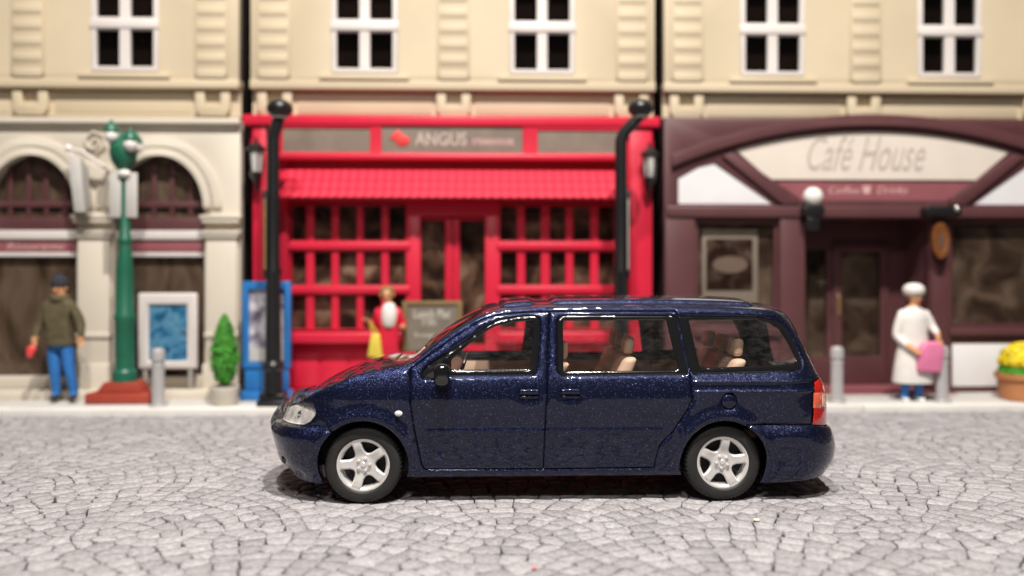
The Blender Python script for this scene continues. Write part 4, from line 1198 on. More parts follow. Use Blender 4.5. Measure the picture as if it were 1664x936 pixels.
# windows, door in its recess
for a, b, t0, t1 in ((1130, 1265, 358, 530), (1544, 1800, 357, 532)):
    w = MB().prism(rect(X(a) + .003, X(b) - .003, zc(t1) + .003, zc(t0) - .003), YF + .03, YF + .10, [rect(X(a + 6), X(b - 6), zc(t1 - 6), zc(t0 + 6))]).build('window', 'maroon', bc, bevel=.008)
    MB().box(X(a + 5), X(b - 5), YF + .06, YF + .066, zc(t1 - 5), zc(t0 + 5)).build('pane', 'pane', w)
    MB().box(X(a - 6), X(b + 6), YF - .10, YF - .021, zc(t1 + 13), zc(t1)).build('sill', 'maroon', w, bevel=.014)
for a, b in ((1266, 1306), (1511, 1542), (1080, 1128)):
    MB().box(X(a), X(b), YF - .06, YF - .021, ZG, zc(355)).build('pilaster', 'maroon', bc, bevel=.012)
MB().box(X(1545), X(1770), YF - .05, YF - .022, zc(628), zc(559)).build('white_panel', 'whitep', bc, bevel=.012)
yr = YF + .75
dz0 = ZG + .02
MB().prism(rect(X(1290), X(1530), dz0, zc(350)), yr, yr + .08, [rect(X(1322), X(1376), zc(590), zc(404)), rect(X(1398), X(1468), zc(590), zc(404))]).build('recess_wall', 'maroon', bc, bevel=.006)
MB().box(X(1303), X(1308), YF + .141, yr, ZG, zc(350)).build('recess_side', 'maroon', bc); MB().box(X(1511), X(1516), YF + .141, yr, ZG, zc(350)).build('recess_side', 'maroon', bc)
MB().box(X(1303), X(1516), YF + .141, yr, zc(352), zc(346)).build('recess_ceiling', 'maroon', bc)
d = MB().prism(rect(X(1386), X(1480), dz0, zc(392)), yr - .05, yr - .001, [rect(X(1400), X(1466), zc(586), zc(408))]).build('door', 'maroon', bc, bevel=.008)
MB().box(X(1399), X(1467), yr - .028, yr - .022, zc(587), zc(407)).build('pane', 'pane', d)
MB().tube([(X(1393), yr - .05, zc(480)), (X(1393), yr - .09, zc(485)), (X(1393), yr - .09, zc(515)), (X(1393), yr - .05, zc(520))], .015, 8).build('handle', 'gold', d, smooth=True)
MB().box(X(1321), X(1377), yr + .02, yr + .026, zc(591), zc(403)).build('pane', 'pane', bc)
MB().box(X(1082), X(1305), YF + .146, YF + .155, ZG, zc(345)).build('printed_interior', 'insidecafe', bc)
MB().box(X(1514), X(1980), YF + .146, YF + .155, ZG, zc(345)).build('printed_interior', 'insidecafe', bc)
MB().box(X(1290), X(1530), yr + .085, yr + .095, ZG, zc(345)).build('printed_interior', 'insidecafe', bc)
MB().box(X(1082), X(1545), YF - .20, YF - .065, ZG - .004, zc(637)).build('step', 'rose', bc, bevel=.012)
MB().box(X(1305), X(1514), YF - .064, yr, ZG - .004, ZG + .018).build('recess_floor', 'rose', bc)
# round lamp on the wall
gx_, gz_ = at(1321, 320, YF - .2); lb = MB().box(gx_ - .17, gx_ + .15, YF - .30, YF - .095, zc(353), zc(336)).box(gx_ - .11, gx_ + .09, YF - .28, YF - .1, zc(376), zc(354)).build('wall_lamp', 'black', bc, bevel=.03, seg=3)
MB().ball((gx_, YF - .2, gz_), .150, 20, 12).build('lamp_globe', 'globe', lb, smooth=True)
hb = MB().box(X(1503, 345, YF - .25), X(1561, 345, YF - .25), YF - .30, YF - .093, zc(352), zc(337)).build('sign_bracket', 'black', bc, bevel=.025, seg=3)
MB().ball((X(1555, 340, YF - .3), YF - .30, zc(341)), .05, 12, 8).build('bracket_knob', 'chrome', hb, smooth=True)
os_ = thing('hanging_sign', 'small oval orange wooden sign hanging from the black bracket beside the cafe door', 'sign', (X(1528, 390, YF - .22), YF - .22, zc(420)))
ox, oz = at(1528, 391, YF - .22)
MB().lathe([(.0, -.03), (.09, -.03), (.12, -.018), (.12, .018), (.09, .03), (.0, .03)], (ox, YF - .22, 0), 28, 'y', 1.05, 2.35)
mbq = MB().lathe([(.0, -.022), (.085, -.022), (.10, -.034), (.125, -.03), (.125, .03), (.10, .034), (.085, .022), (.0, .022)], (0, YF - .22, 0), 28, 'y', 1.05, 2.2)
mbq.V = [(v[0] + ox, v[1], v[2] + oz) for v in mbq.V]
mbq.build('oval_board', 'orange', os_, smooth=True)
mbq = MB().lathe([(.0, -.028), (.05, -.028), (.05, -.02)], (0, YF - .22, 0), 20, 'y', 1.0, 2.4); mbq.V = [(v[0] + ox, v[1], v[2] + oz) for v in mbq.V]
mbq.build('oval_motif', 'brown', os_)
for dx in (-.05, .05): MB().tube([(ox + dx, YF - .22, oz + .25), (ox + dx, YF - .22, zc(352))], .008, 6).build('chain', 'black', os_)
# window poster
pxa, pxb = X(1141, 430, YF + .12), X(1231, 430, YF + .12)
po = thing('poster', 'tall pale poster with dark picture standing inside the cafe window', 'poster', ((pxa + pxb) / 2, YF + .12, zc(484)))
MB().box(pxa, pxb, YF + .115, YF + .13, zc(520), zc(372)).build('poster_sheet', 'greyw', po, bevel=.004)
MB().box(pxa + .06, pxb - .08, YF + .108, YF + .1145, zc(472), zc(388)).build('dark_picture', 'postercup', po)
mbq = MB().lathe([(.0, .0), (.22, .0), (.22, .006)], (0, YF + .10, 0), 24, 'y', 1.25, .6); mbq.V = [(v[0] + (pxa + pxb) / 2, v[1], v[2] + zc(430)) for v in mbq.V]
mbq.build('plate_picture', 'lettergrey', po)

# ================================================================== STREET FURNITURE
def base_at(px, py, Y): x, z = at(px, py, Y); return x
ZP = .102
def bollard(px, Y, label):
    x = at(px, 620, Y)[0]
    t = thing('bollard', label, 'bollard', (x, Y, ZP), 'silver bollards along the kerb')
    MB().lathe([(.13, 0), (.13, .02), (.092, .03), (.086, .06), (.086, .56), (.09, .565), (.09, .60), (.086, .61)], (x, Y, ZP), 24).build('post', 'steel', t, smooth=True)
    MB().lathe([(.078, .61), (.078, .635), (.094, .64), (.096, .68), (.094, .765), (.080, .80), (.04, .815), (.0, .818)], (x, Y, ZP), 24).build('cap', 'steel', t, smooth=True)
bollard(257, 4.62, 'silver bollard in front of the blue framed poster')
bollard(1360, 4.62, 'silver bollard just behind the tail of the blue minivan')
bollard(1531, 4.66, 'silver bollard beside the pink bag of the person in white')

# green lamp post
Yg = 5.0; gx = at(203, 640, Yg)[0]; gz = lambda py: at(203, py, Yg)[1]
t = thing('street_lamp', 'dark green ornate lamp post on a stepped red base with white sign boards', 'street lamp', (gx, Yg, ZP))
MB().box(gx - .48, gx + .44, Yg - .22, Yg + .22, ZP, gz(636)).build('lower_step', 'brick', t, bevel=.03, seg=2)
MB().prism([(gx - .34, gz(636) + .002), (gx + .30, gz(636) + .002), (gx + .22, gz(619)), (gx - .23, gz(619))], Yg - .17, Yg + .17).build('upper_step', 'brick', t, bevel=.015)
pf = [(.17, 619), (.165, 604), (.135, 600), (.13, 597), (.135, 522), (.145, 519), (.145, 512), (.125, 508), (.12, 440), (.085, 400), (.082, 398), (.10, 394), (.10, 388), (.075, 384), (.07, 350), (.06, 346), (.055, 275)]
MB().lathe([(r, gz(p) - ZP) for r, p in pf], (gx, Yg, ZP), 20).build('post', 'green', t, smooth=True)
MB().lathe([(.04, gz(280) - ZP), (.11, gz(272) - ZP), (.165, gz(262) - ZP), (.19, gz(248) - ZP), (.18, gz(240) - ZP), (.11, gz(232) - ZP), (.05, gz(218) - ZP), (.0, gz(214) - ZP)], (gx - .02, Yg, ZP), 16).build('basket', 'green', t, smooth=True)
for dx, dy, py in ((-.17, -.05, 222), (.13, -.12, 237), (.06, .20, 236)):
    x, z = gx + dx, gz(py)
    a_ = MB().tube([(gx, Yg, gz(258)), (gx + dx * .8, Yg + dy * .8, gz(256)), (x, Yg + dy, z - .10)], [.04, .035, .03], 8).build('lamp_arm', 'green', t, smooth=True)
    MB().ball((x, Yg + dy, z), .10, 16, 10, (1, 1, 1.05)).build('lamp_globe', 'globe', a_, smooth=True)
    MB().lathe([(.105, .055), (.10, .10), (.07, .16), (.03, .20), (.02, .23), (.0, .24)], (x, Yg + dy, z), 14).build('lamp_cap', 'green', a_, smooth=True)
for dx, r in ((-.115, -6), (.115, 7)):
    MB().box(gx + dx - .085, gx + dx + .085, Yg - .06, Yg - .035, gz(354), gz(281)).build('sign_board', 'greyw', t, bevel=.012)
MB().ball((gx + .02, Yg - .07, gz(283)), .06, 12, 8, (1.6, 1, 1)).build('board_clip', 'globe', t, smooth=True)

# projecting board by the left arch
Yb = 5.25; bx = at(128, 300, Yb)[0]; bz = lambda py: at(128, py, Yb)[1]
t = thing('hanging_board', 'narrow grey board hung edge on from a bracket between the two stone arches', 'sign', (bx, Yb, bz(350)))
MB().prism([(bx - .16, bz(250)), (bx + .03, bz(258)), (bx + .10, bz(345)), (bx - .06, bz(345))], Yb - .02, Yb + .02).build('board', 'greyw', t, bevel=.012)
MB().prism([(bx + .035, bz(258)), (bx + .13, bz(272)), (bx + .17, bz(338)), (bx + .105, bz(345))], Yb - .018, Yb + .03).build('board_side', 'greyd', t, bevel=.008)
MB().tube([(bx - .16, Yb, bz(242)), (bx + .05, Yb, bz(246)), (bx + .28, Yb + .12, bz(268)), (bx + .33, YF - .03, bz(275))], .026, 8).build('bracket', 'white', t, smooth=True)
MB().ball((bx - .15, Yb, bz(241)), .055, 12, 8).build('bracket_knob', 'globe', t, smooth=True)

# framed poster
Yq = 5.42; qx0, qz1 = at(226, 476, Yq); qx1, qz0 = at(321, 599, Yq)
t = thing('framed_poster', 'blue picture in a thick white frame standing before the right arch window', 'poster', ((qx0 + qx1) / 2, Yq, qz0))
ix0, iz1 = at(243, 495, Yq); ix1, iz0 = at(305, 586, Yq)
MB().prism(rect(qx0, qx1, qz0, qz1), Yq - .05, Yq + .05, [rect(ix0, ix1, iz0, iz1)]).build('frame', 'white', t, bevel=.03, seg=3)
MB().box(ix0 - .01, ix1 + .01, Yq - .015, Yq + .03, iz0 - .01, iz1 + .01).build('picture', 'posterblue', t)
for x in (qx0 + .1, qx1 - .1): MB().box(x - .03, x + .03, Yq - .03, Yq + .03, ZP, qz0 - .002).build('leg', 'greyd', t, bevel=.006)

# potted cypress
Ys = 4.72; sx = at(365, 640, Ys)[0]; sz = lambda py: at(365, py, Ys)[1]
t = thing('potted_shrub', 'bright green clipped cypress in a pale pot at the kerb', 'potted plant', (sx, Ys, ZP))
MB().lathe([(.0, 0), (.155, 0), (.17, .02), (.195, gz(632) - ZP), (.205, gz(628) - ZP), (.20, gz(623) - ZP), (.17, gz(624) - ZP), (.0, gz(626) - ZP)], (sx, Ys, ZP), 28).build('pot', 'pot', t, smooth=True)
MB().tube([(sx, Ys, sz(627)), (sx, Ys, sz(560))], [.03, .015], 8).build('trunk', 'brown', t)
mb = MB(); mb2 = MB()
prof = [(.05, 624), (.12, 618), (.175, 602), (.20, 585), (.195, 568), (.16, 550), (.11, 532), (.06, 520), (.012, 511)]
zz = [sz(p) for r, p in prof]; rr_ = [r for r, p in prof]
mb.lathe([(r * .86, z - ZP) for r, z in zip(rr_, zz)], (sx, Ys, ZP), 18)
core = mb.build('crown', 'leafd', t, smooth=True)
lm = MB()
for i in range(1500):
    z = zz[0] + (zz[-1] - zz[0]) * random.random() ** 1.15; r = float(np.interp(z, zz, rr_)) * (1 + random.gauss(0, .05)) ; a = random.uniform(0, 6.283)
    c = Vector((sx + r * math.cos(a), Ys + r * math.sin(a), z)); n = Vector((math.cos(a), math.sin(a), .5)).normalized()
    u = n.orthogonal().normalized(); u.rotate(Matrix.Rotation(random.uniform(0, 6.28), 3, n)); w = n.cross(u); s = random.uniform(.012, .026)
    lm.add([c - u * s, c + w * s * .5 + n * s * .4, c + u * s + n * s * .6, c - w * s * .5 + n * s * .4], [(0, 1, 2, 3)])
lf = lm.build('leaves', 'leaf', core, kind='stuff')

# flower tub at the right edge
Yt = 4.85; tx = at(1668, 640, Yt)[0]; tz = lambda py: at(1640, py, Yt)[1]
t = thing('flower_tub', 'terracotta tub of yellow flowers beside the white cafe panel', 'planter', (tx, Yt, ZP))
MB().lathe([(.0, 0), (.34, 0), (.36, .02), (.385, tz(616) - ZP), (.42, tz(614) - ZP), (.42, tz(606) - ZP), (.37, tz(606) - ZP), (.35, tz(610) - ZP), (.0, tz(610) - ZP)], (tx, Yt, ZP), 36).build('tub', 'terra', t, smooth=True)
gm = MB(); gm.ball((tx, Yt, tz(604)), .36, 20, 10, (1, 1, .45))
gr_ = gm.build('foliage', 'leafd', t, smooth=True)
lm = MB(); ym = MB()
for i in range(900):
    a = random.uniform(0, 6.28); e = random.random(); r = .37 * (1 - .25 * e); c = Vector((tx + r * math.cos(a), Yt + r * math.sin(a), tz(606) + e * .22))
    n = Vector((math.cos(a), math.sin(a), e)).normalized(); u = n.orthogonal().normalized(); u.rotate(Matrix.Rotation(random.uniform(0, 6.28), 3, n)); w = n.cross(u); s = random.uniform(.02, .045)
    lm.add([c - u * s, c + w * s * .5, c + u * s + n * s * .5, c - w * s * .5], [(0, 1, 2, 3)])
lm.build('leaves', 'leaf', gr_, kind='stuff')
for i in range(700):
    e = math.acos(random.uniform(.0, 1)); a = random.uniform(0, 6.28); r = .355
    n = Vector((math.sin(e) * math.cos(a), math.sin(e) * math.sin(a), math.cos(e)))
    c = Vector((tx, Yt, tz(592))) + Vector((n.x * r, n.y * r, n.z * .31)); u = n.orthogonal().normalized(); u.rotate(Matrix.Rotation(random.uniform(0, 6.28), 3, n)); w = n.cross(u); s = random.uniform(.022, .04)
    c = c + n * random.uniform(-.01, .025)
    ym.add([c + u * s, c + (u * .3 + w) * s, c + (-u * .8 + w * .6) * s, c + (-u * .8 - w * .6) * s, c + (u * .3 - w) * s, c + n * .014], [(0, 1, 5), (1, 2, 5), (2, 3, 5), (3, 4, 5), (4, 0, 5)])
fm = MB().ball((tx, Yt, tz(592)), .335, 20, 12, (1, 1, .86)).build('flower_head', 'yellow', t, smooth=True)
ym.build('petals', 'yellow', fm, kind='stuff')

# blue display stand
Yd = 5.15; dx0, dz1 = at(396, 457, Yd); dx1, _ = at(473, 457, Yd); dz = lambda py: at(434, py, Yd)[1]
t = thing('display_stand', 'bright blue display stand with a grey photo poster behind the black lamp post', 'display stand', ((dx0 + dx1) / 2, Yd, ZP))
jx0, jx1 = at(406, 500, Yd)[0], at(463, 500, Yd)[0]
MB().prism(rect(dx0, dx1, dz(598), dz1), Yd - .08, Yd + .08, [rect(jx0, jx1, dz(588), dz(470))]).build('frame', 'blue', t, bevel=.012)
MB().box(jx0 - .008, jx1 + .008, Yd - .03, Yd + .04, dz(588) - .008, dz(470) + .008).build('picture', 'postergrey', t)
MB().box(jx0 + .01, jx1 - .01, Yd - .045, Yd - .031, dz(586), dz(566)).build('caption_strip', 'greyw', t)
MB().box(dx0 + .03, dx1 - .03, Yd - .06, Yd + .06, dz(634), dz(598) - .003).build('pedestal', 'blue', t, bevel=.012)
MB().box(dx0 - .02, dx1 + .02, Yd - .12, Yd + .12, ZP, dz(634) - .003).build('foot', 'blue', t, bevel=.015)

# black lamp posts with a hooded head and a narrow banner
def black_lamp(px, label, lean, side):
    Yk = 4.62
    x = at(px, 640, Yk)[0]; z = lambda py: at(px, py, Yk)[1]
    t = thing('street_lamp', label, 'street lamp', (x, Yk, ZP))
    MB().box(x - .21, x + .21, Yk - .13, Yk + .2, ZP, z(649)).box(x - .18, x + .18, Yk - .11, Yk + .17, z(649) + .002, z(638)).build('foot', 'black', t, bevel=.03, seg=3)
    MB().lathe([(.14, z(638) - ZP), (.13, z(634) - ZP), (.125, z(602) - ZP), (.15, z(598) - ZP), (.15, z(592) - ZP), (.11, z(586) - ZP), (.10, z(450) - ZP), (.115, z(446) - ZP), (.115, z(440) - ZP), (.092, z(432) - ZP), (.09, z(330) - ZP), (.09, z(326) - ZP), (.09, z(318) - ZP), (.088, z(314) - ZP), (.086, z(235) - ZP)], (x, Yk, ZP), 18).build('post', 'black', t, smooth=True)
    hx, hy = x + lean, Yk - abs(lean) * .2
    MB().tube([(x, Yk, z(240)), (x, Yk, z(228)), (x + lean * .18, Yk, z(215)), (x + lean * .6, (Yk + hy) / 2, z(201)), (hx, hy, z(190))], [.085, .085, .085, .085, .07], 12).build('neck', 'black', t, smooth=True)
    h = MB().ball((hx, hy, z(177)), .185, 20, 10, (1, 1, .72)).lathe([(.09, z(194) - z(186)), (.11, .0)], (hx, hy, z(186)), 14).build('lamp_head', 'black', t, smooth=True)
    MB().lathe([(.0, -.01), (.10, .0), (.12, .025)], (hx, hy, z(193)), 16).build('lamp_lens', 'greyw', h, smooth=True)
    sx_ = side * .085
    b = MB().box(x + sx_ - .028, x + sx_ + .028, Yk - .11, Yk + .16, z(452), z(310)).build('banner', 'black', t, bevel=.012)
    MB().box(x + sx_ - .012, x + sx_ + .012, Yk - .118, Yk - .111, z(438), z(324)).build('banner_edge', 'gold' if side < 0 else 'greyd', b)
black_lamp(444, 'black lamp post with gold striped banner in front of the blue display stand', .095, -1)
black_lamp(1009, 'black lamp post with bent neck rising behind the minivan roof', .27, 1)

# chalk board
Yh = 5.15; cx0, cz1 = at(654, 489, Yh); cx1, _ = at(751, 489, Yh); cz = lambda py: at(702, py, Yh)[1]
t = thing('chalkboard', 'olive framed chalkboard sign leaning by the red restaurant door', 'sign', ((cx0 + cx1) / 2, Yh, ZP))
fw = .075
MB().prism(rect(cx0, cx1, cz(632), cz1), Yh - .03, Yh + .03, [rect(cx0 + fw, cx1 - fw, cz(615), cz1 - fw * .8)]).build('frame', 'olivef', t, bevel=.01)
MB().box(cx0 + fw - .01, cx1 - fw + .01, Yh - .008, Yh + .02, cz(615) - .01, cz1 - fw * .8 + .01).build('board', 'chalk', t)
for x in (cx0 + .05, cx1 - .05): MB().box(x - .04, x + .04, Yh - .025, Yh + .025, ZP, cz(632) - .002).build('leg', 'olivef', t)
ORG[t.name] = Vector(t.location)
text('Lunch Plat', 0, 'letterchalk', t, h=14 * PXM, w=58 * PXM, y=Yh - .009, cx=at(702, 512, Yh)[0], cz=cz(510), weight=.02)
text('7.95', 0, 'letterchalk', t, h=10 * PXM, w=22 * PXM, y=Yh - .009, cx=at(697, 524, Yh)[0], cz=cz(524), weight=.02)
text('Soup', 0, 'letterchalk', t, h=9 * PXM, w=34 * PXM, y=Yh - .009, cx=at(690, 545, Yh)[0], cz=cz(545), weight=.01)

# crumbs on the road
cxp = at(912, 926, -1.5)[0]
c = MB().ball((.32, -1.55, .02), .017, 8, 6, (1, 1, .8)).build('crumb', 'pink', None, smooth=True, org=(.32, -1.55, .01)); tag(c, 'tiny pink crumb on the cobbles at the bottom edge', 'crumb')
c = MB().ball((2.15, -.55, .018), .020, 8, 6, (1.4, 1, .6)).build('crumb', 'crumb', None, smooth=True, org=(2.15, -.55, .01)); tag(c, 'tiny cream crumb on the cobbles just in front of the rear wheel', 'crumb')

# ================================================================== PEOPLE (model figures)
def person(label, Y, foot_px, joints, edges, paint, mats, root_name='pelvis'):
    "joints: name -> (px, py, toward the street, radius across, radius deep); one skinned body"
    fx = at(foot_px[0], foot_px[1], Y)[0]
    t = thing('person', label, 'person', (fx, Y, ZP))
    names = list(joints); P = []; Rr = []
    for n in names:
        px, py, dy, r0, r1 = joints[n]; x, z = at(px, py, Y); P.append((x, Y - dy, z)); Rr.append((r0, r1))
    idx = {n: i for i, n in enumerate(names)}
    E = [(idx[a], idx[b]) for a, b in edges]
    # five fingers to a hand, rooted in the palm, the thumb leaving its side
    for h, w in (('hand_a', 'wrist_a'), ('hand_b', 'wrist_b')):
        if h not in idx: continue
        c = Vector(P[idx[h]]); d = (c - Vector(P[idx[w]])).normalized(); s = Vector((1, 0, 0)) if abs(d.x) < .8 else Vector((0, 0, 1))
        s = (s - d * s.dot(d)).normalized(); f = d.cross(s)
        for k, (off, ln) in enumerate(((-.030, .055), (-.011, .07), (.010, .074), (.029, .062))):
            a = len(P); P.append(c + d * .035 + s * off); Rr.append((.0095, .0095)); P.append(c + d * (.035 + ln * .55) + s * off * 1.1 + Vector((0, -.012, 0))); Rr.append((.009, .009)); P.append(c + d * (.03 + ln * .9) + s * off + Vector((0, -.032, 0))); Rr.append((.007, .007))
            E += [(idx[h], a), (a, a + 1), (a + 1, a + 2)]
        sg = -1 if h == 'hand_b' else 1
        a = len(P); P.append(c + s * .042 * sg + Vector((0, -.02, 0))); Rr.append((.011, .011)); P.append(c + s * .052 * sg + d * .04 + Vector((0, -.035, 0))); Rr.append((.009, .009))
        E += [(idx[h], a), (a, a + 1)]
    me = bpy.data.meshes.new('body'); me.from_pydata([tuple(p) for p in P], E, [])
    o = bpy.data.objects.new('body', me); col.objects.link(o)
    sk = o.modifiers.new('skin', 'SKIN'); sk.use_smooth_shade = True
    for i, r in enumerate(Rr):
        v = me.skin_vertices[0].data[i]; v.radius = r; v.use_root = (i == idx[root_name])
    ss = o.modifiers.new('smooth', 'SUBSURF'); ss.levels = ss.render_levels = 2
    dg = bpy.context.evaluated_depsgraph_get()
    m2 = bpy.data.meshes.new_from_object(o.evaluated_get(dg)); bpy.data.objects.remove(o)
    m2.transform(Matrix.Translation(-Vector((fx, Y, ZP))))
    m2.materials.clear()
    for k in mats: m2.materials.append(M[k])
    off = Vector((fx, Y, ZP))
    for p in m2.polygons: p.material_index = paint(p.center + off); p.use_smooth = True
    b = bpy.data.objects.new('body', m2); link(b, t); ORG[b.name] = off
    hx, hz = at(joints['head'][0], joints['head'][1], Y); hy = Y - joints['head'][2]
    for s in (-1, 1):
        MB().ball((hx + s * .036, hy - .098, hz + .012), .013, 8, 6).build('eye', 'hair', b, smooth=True)
        MB().ball((hx + s * .098, hy + .005, hz), .024, 8, 6, (.5, .8, 1.3)).build('ear', 'skin', b, smooth=True)
    MB().ball((hx, hy - .105, hz - .018), .017, 8, 6, (.9, 1, 1.4)).build('nose', 'skin', b, smooth=True)
    MB().ball((hx, hy - .097, hz - .055), .022, 8, 6, (1.3, .4, .35)).build('mouth', 'bagr', b, smooth=True)
    return t, b
SK = [('pelvis', 'waist'), ('waist', 'chest'), ('chest', 'neck0'), ('neck0', 'neck'), ('neck', 'head'), ('head', 'crown'),
      ('chest', 'sh_a'), ('sh_a', 'el_a'), ('el_a', 'wrist_a'), ('wrist_a', 'hand_a'), ('chest', 'sh_b'), ('sh_b', 'el_b'), ('el_b', 'wrist_b'), ('wrist_b', 'hand_b'),
      ('pelvis', 'hip_a'), ('hip_a', 'knee_a'), ('knee_a', 'ank_a'), ('ank_a', 'toe_a'), ('pelvis', 'hip_b'), ('hip_b', 'knee_b'), ('knee_b', 'ank_b'), ('ank_b', 'toe_b')]

# man in olive jumper
Ym = 4.97
J = dict(pelvis=(97, 553, 0, .17, .12), waist=(97, 533, 0, .18, .13), chest=(97, 503, .01, .20, .14), neck0=(97, 487, .0, .12, .10), neck=(97, 480, .0, .075, .075), head=(97, 469, .02, .092, .105), crown=(97, 457, .0, .080, .09),
    sh_a=(77, 495, 0, .095, .09), el_a=(64, 528, -.02, .078, .075), wrist_a=(60, 548, .06, .055, .05), hand_a=(60, 556, .08, .040, .026), sh_b=(117, 495, 0, .095, .09), el_b=(130, 526, -.02, .078, .075), wrist_b=(133, 544, .03, .055, .05), hand_b=(134, 551, .04, .040, .026),
    hip_a=(87, 562, 0, .105, .105), knee_a=(91, 604, .03, .078, .08), ank_a=(92, 641, 0, .058, .06), toe_a=(90, 647, .13, .048, .034), hip_b=(108, 562, 0, .105, .105), knee_b=(115, 604, .03, .078, .08), ank_b=(121, 641, 0, .058, .06), toe_b=(123, 647, .13, .048, .034))
zr = lambda py, Y: at(300, py, Y)[1]
def pm_(c):
    z = c.z; x = (c.x - at(97, 500, Ym)[0])
    if z > zr(487, Ym) : return 1 if (z > zr(480, Ym) and c.y < Ym + .05) else 0
    if abs(x) > .235 and zr(572, Ym) < z < zr(546, Ym): return 1
    if z > zr(557, Ym): return 0
    if z > zr(640, Ym): return 2
    return 3
t, b = person('person in olive jumper, blue jeans and dark knitted hat standing by the left arch', Ym, (97, 650), J, SK, pm_, ['olive', 'skin', 'denim', 'black'])
hx, hz = at(97, 463, Ym)
MB().lathe([(.112, -.015), (.118, .0), (.115, .05), (.10, .10), (.06, .135), (.035, .15), (.03, .18), (.0, .19)], (hx, Ym + .0, hz), 18, 'z', 1, 1.08).build('knitted_hat', 'knit', b, smooth=True)
MB().lathe([(.115, -.03), (.135, .0), (.13, .05), (.10, .075)], (at(97, 487, Ym)[0], Ym, at(97, 487, Ym)[1]), 16, 'z', 1.1, 1, cap=False).build('roll_collar', 'olive', b, smooth=True)
MB().lathe([(.205, -.04), (.215, .0), (.21, .06)], (at(97, 556, Ym)[0], Ym, at(97, 556, Ym)[1]), 18, 'z', 1.0, .78, cap=False).build('jumper_hem', 'olive', b, smooth=True)
rx, rz = at(58, 568, Ym); rt = thing('red_parcel', 'small red parcel held in the hand of the person in the olive jumper', 'parcel', (rx, Ym - .12, rz - .07))
MB().prism([(rx - .05, rz - .10), (rx + .02, rz - .11), (rx + .075, rz + .02), (rx + .03, rz + .07), (rx - .05, rz + .05)], Ym - .17, Ym - .07).build('parcel', 'bagr', rt, bevel=.025, seg=3)

# woman in white coat
Yw = 4.80
J = dict(pelvis=(1484, 568, 0, .15, .12), waist=(1484, 545, 0, .145, .115), chest=(1484, 516, .01, .17, .125), neck0=(1485, 500, 0, .095, .085), neck=(1486, 494, 0, .055, .055), head=(1487, 484, .02, .088, .10), crown=(1486, 474, .0, .08, .09),
    sh_a=(1465, 511, 0, .08, .08), el_a=(1456, 546, .0, .072, .07), wrist_a=(1468, 563, .16, .05, .046), hand_a=(1474, 567, .20, .038, .026), sh_b=(1504, 511, 0, .08, .08), el_b=(1513, 533, .04, .07, .068), wrist_b=(1515, 541, .14, .048, .044), hand_b=(1515, 549, .17, .038, .026),
    hip_a=(1474, 585, 0, .10, .10), knee_a=(1471, 620, .02, .068, .07), ank_a=(1469, 646, 0, .058, .06), toe_a=(1468, 652, .13, .052, .038), hip_b=(1494, 585, 0, .10, .10), knee_b=(1492, 620, .02, .068, .07), ank_b=(1492, 646, 0, .058, .06), toe_b=(1495, 652, .13, .052, .038))
zq = lambda py: at(1486, py, Yw)[1]
def pw_(c):
    if c.z > zq(498): return 1
    if c.y < Yw - .135 and zq(537) > c.z > zq(585) and abs(c.x - at(1486, 550, Yw)[0]) < .5: 
        return 1 if c.y < Yw - .165 else 0
    if c.z > zq(600): return 0
    if c.z > zq(645): return 2
    return 0
t, b = person('person in long white coat and round white hat standing outside the cafe door', Yw, (1484, 657), J, SK, pw_, ['coatw', 'skin', 'denim'])
zb_ = at(1484, 620, Yw)[1]; q = lambda py: zq(py) - zb_
MB().lathe([(.30, q(621)), (.305, q(618)), (.27, q(590)), (.225, q(560)), (.20, q(540)), (.215, q(520)), (.19, q(508)), (.10, q(499))], (at(1484, 560, Yw)[0], Yw, zb_), 24, 'z', 1.0, .68, cap=False).build('coat', 'coatw', b, smooth=True)
hx, hz = at(1486, 477, Yw)
MB().lathe([(.118, -.03), (.145, .0), (.155, .05), (.14, .10), (.10, .135), (.05, .15), (.0, .155)], (hx, Yw + .02, hz), 20).build('hat', 'coatw', b, smooth=True)
gx1, gz1 = at(1510, 580, Yw - .18); gt = thing('pink_bag', 'bright pink carrier bag hanging from the hand of the person in white', 'bag', (gx1, Yw - .18, gz1 - .2))
MB().prism([(gx1 - .20, gz1 - .21), (gx1 + .15, gz1 - .23), (gx1 + .20, gz1 + .14), (gx1 + .10, gz1 + .23), (gx1 - .09, gz1 + .22), (gx1 - .17, gz1 + .12)], Yw - .26, Yw - .13).build('bag_body', 'bagp', gt, bevel=.04, seg=3)
wx, wz = at(1516, 556, Yw - .19)
MB().tube([(gx1 - .06, Yw - .19, gz1 + .20), (wx - .06, Yw - .19, wz - .03), (wx, Yw - .20, wz - .02), (wx + .03, Yw - .19, gz1 + .20)], .012, 6).build('bag_handle', 'bagp', gt, smooth=True)

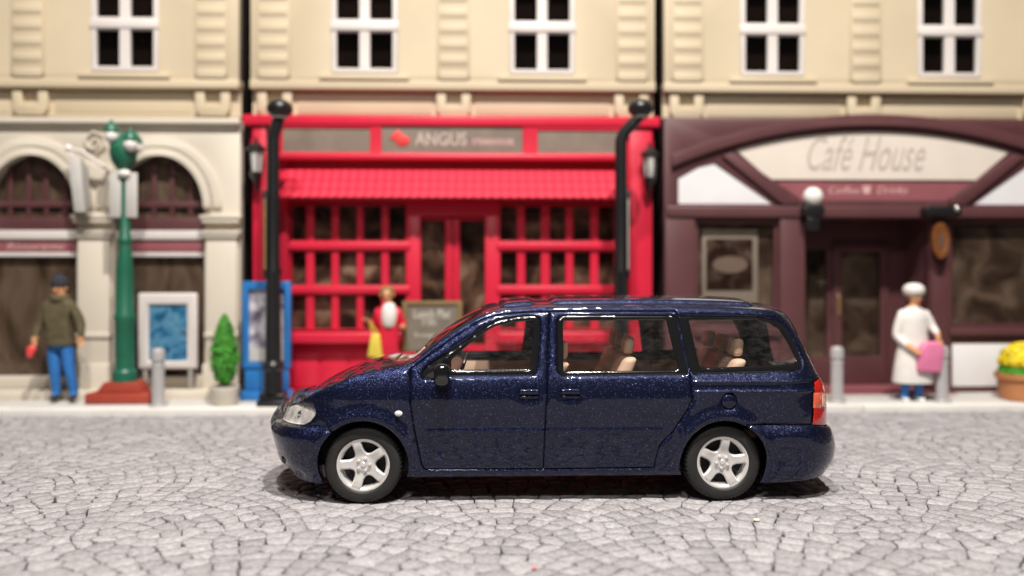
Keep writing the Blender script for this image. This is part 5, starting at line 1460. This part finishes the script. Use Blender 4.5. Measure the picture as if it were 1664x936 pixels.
# woman in red
Yr = 5.0
J = dict(pelvis=(631, 560, 0, .15, .12), waist=(631, 540, 0, .14, .11), chest=(631, 512, .01, .16, .12), neck0=(631, 496, 0, .08, .075), neck=(630, 490, .0, .052, .052), head=(629, 480, .02, .086, .10), crown=(629, 470, .0, .078, .09),
    sh_a=(614, 507, 0, .075, .075), el_a=(609, 530, -.04, .065, .065), wrist_a=(603, 523, .12, .042, .042), hand_a=(600, 520, .17, .038, .026), sh_b=(647, 507, 0, .075, .075), el_b=(654, 530, -.03, .065, .065), wrist_b=(656, 531, .13, .042, .042), hand_b=(657, 530, .18, .036, .026),
    hip_a=(622, 572, 0, .10, .10), knee_a=(621, 610, .02, .075, .075), ank_a=(620, 641, 0, .055, .055), toe_a=(619, 647, .12, .046, .034), hip_b=(641, 572, 0, .10, .10), knee_b=(641, 610, .02, .075, .075), ank_b=(642, 641, 0, .055, .055), toe_b=(643, 647, .12, .046, .034))
zq2 = lambda py: at(631, py, Yr)[1]
def pr_(c):
    if c.z > zq2(494): return 1
    if c.y < Yr - .14 and c.z > zq2(545): return 1
    if c.z < zq2(640): return 2
    return 0
t, b = person('person in red suit with white scarf beside the chalkboard', Yr, (631, 650), J, SK, pr_, ['red', 'skin', 'black'])
MB().lathe([(.09, zq2(531) - ZP), (.125, zq2(525) - ZP), (.13, zq2(512) - ZP), (.12, zq2(502) - ZP), (.085, zq2(494) - ZP), (.06, zq2(492) - ZP)], (at(633, 515, Yr)[0], Yr - .045, ZP), 18, 'z', .92, .9).build('scarf', 'coatw', b, smooth=True)
hx, hz = at(629, 476, Yr)
MB().lathe([(.085, -.055), (.11, -.02), (.112, .03), (.095, .075), (.05, .10), (.0, .105)], (hx, Yr + .035, hz), 16).build('hair', 'gold', b, smooth=True)
yx, yz = at(610, 560, Yr - .16); yt = thing('yellow_bag', 'pale yellow bag hanging below the hand of the person in red', 'bag', (yx, Yr - .16, yz - .18))
MB().prism([(yx - .115, yz - .18), (yx + .105, yz - .18), (yx + .065, yz + .16), (yx - .055, yz + .16)], Yr - .22, Yr - .10).build('bag_body', 'bagy', yt, bevel=.03, seg=3)
wx, wz = at(600, 522, Yr - .17)
MB().tube([(yx - .04, Yr - .16, yz + .17), (wx - .01, Yr - .17, wz - .02), (wx + .02, Yr - .17, wz - .02), (yx + .03, Yr - .16, yz + .17)], .011, 6).build('bag_handle', 'bagy', yt, smooth=True)
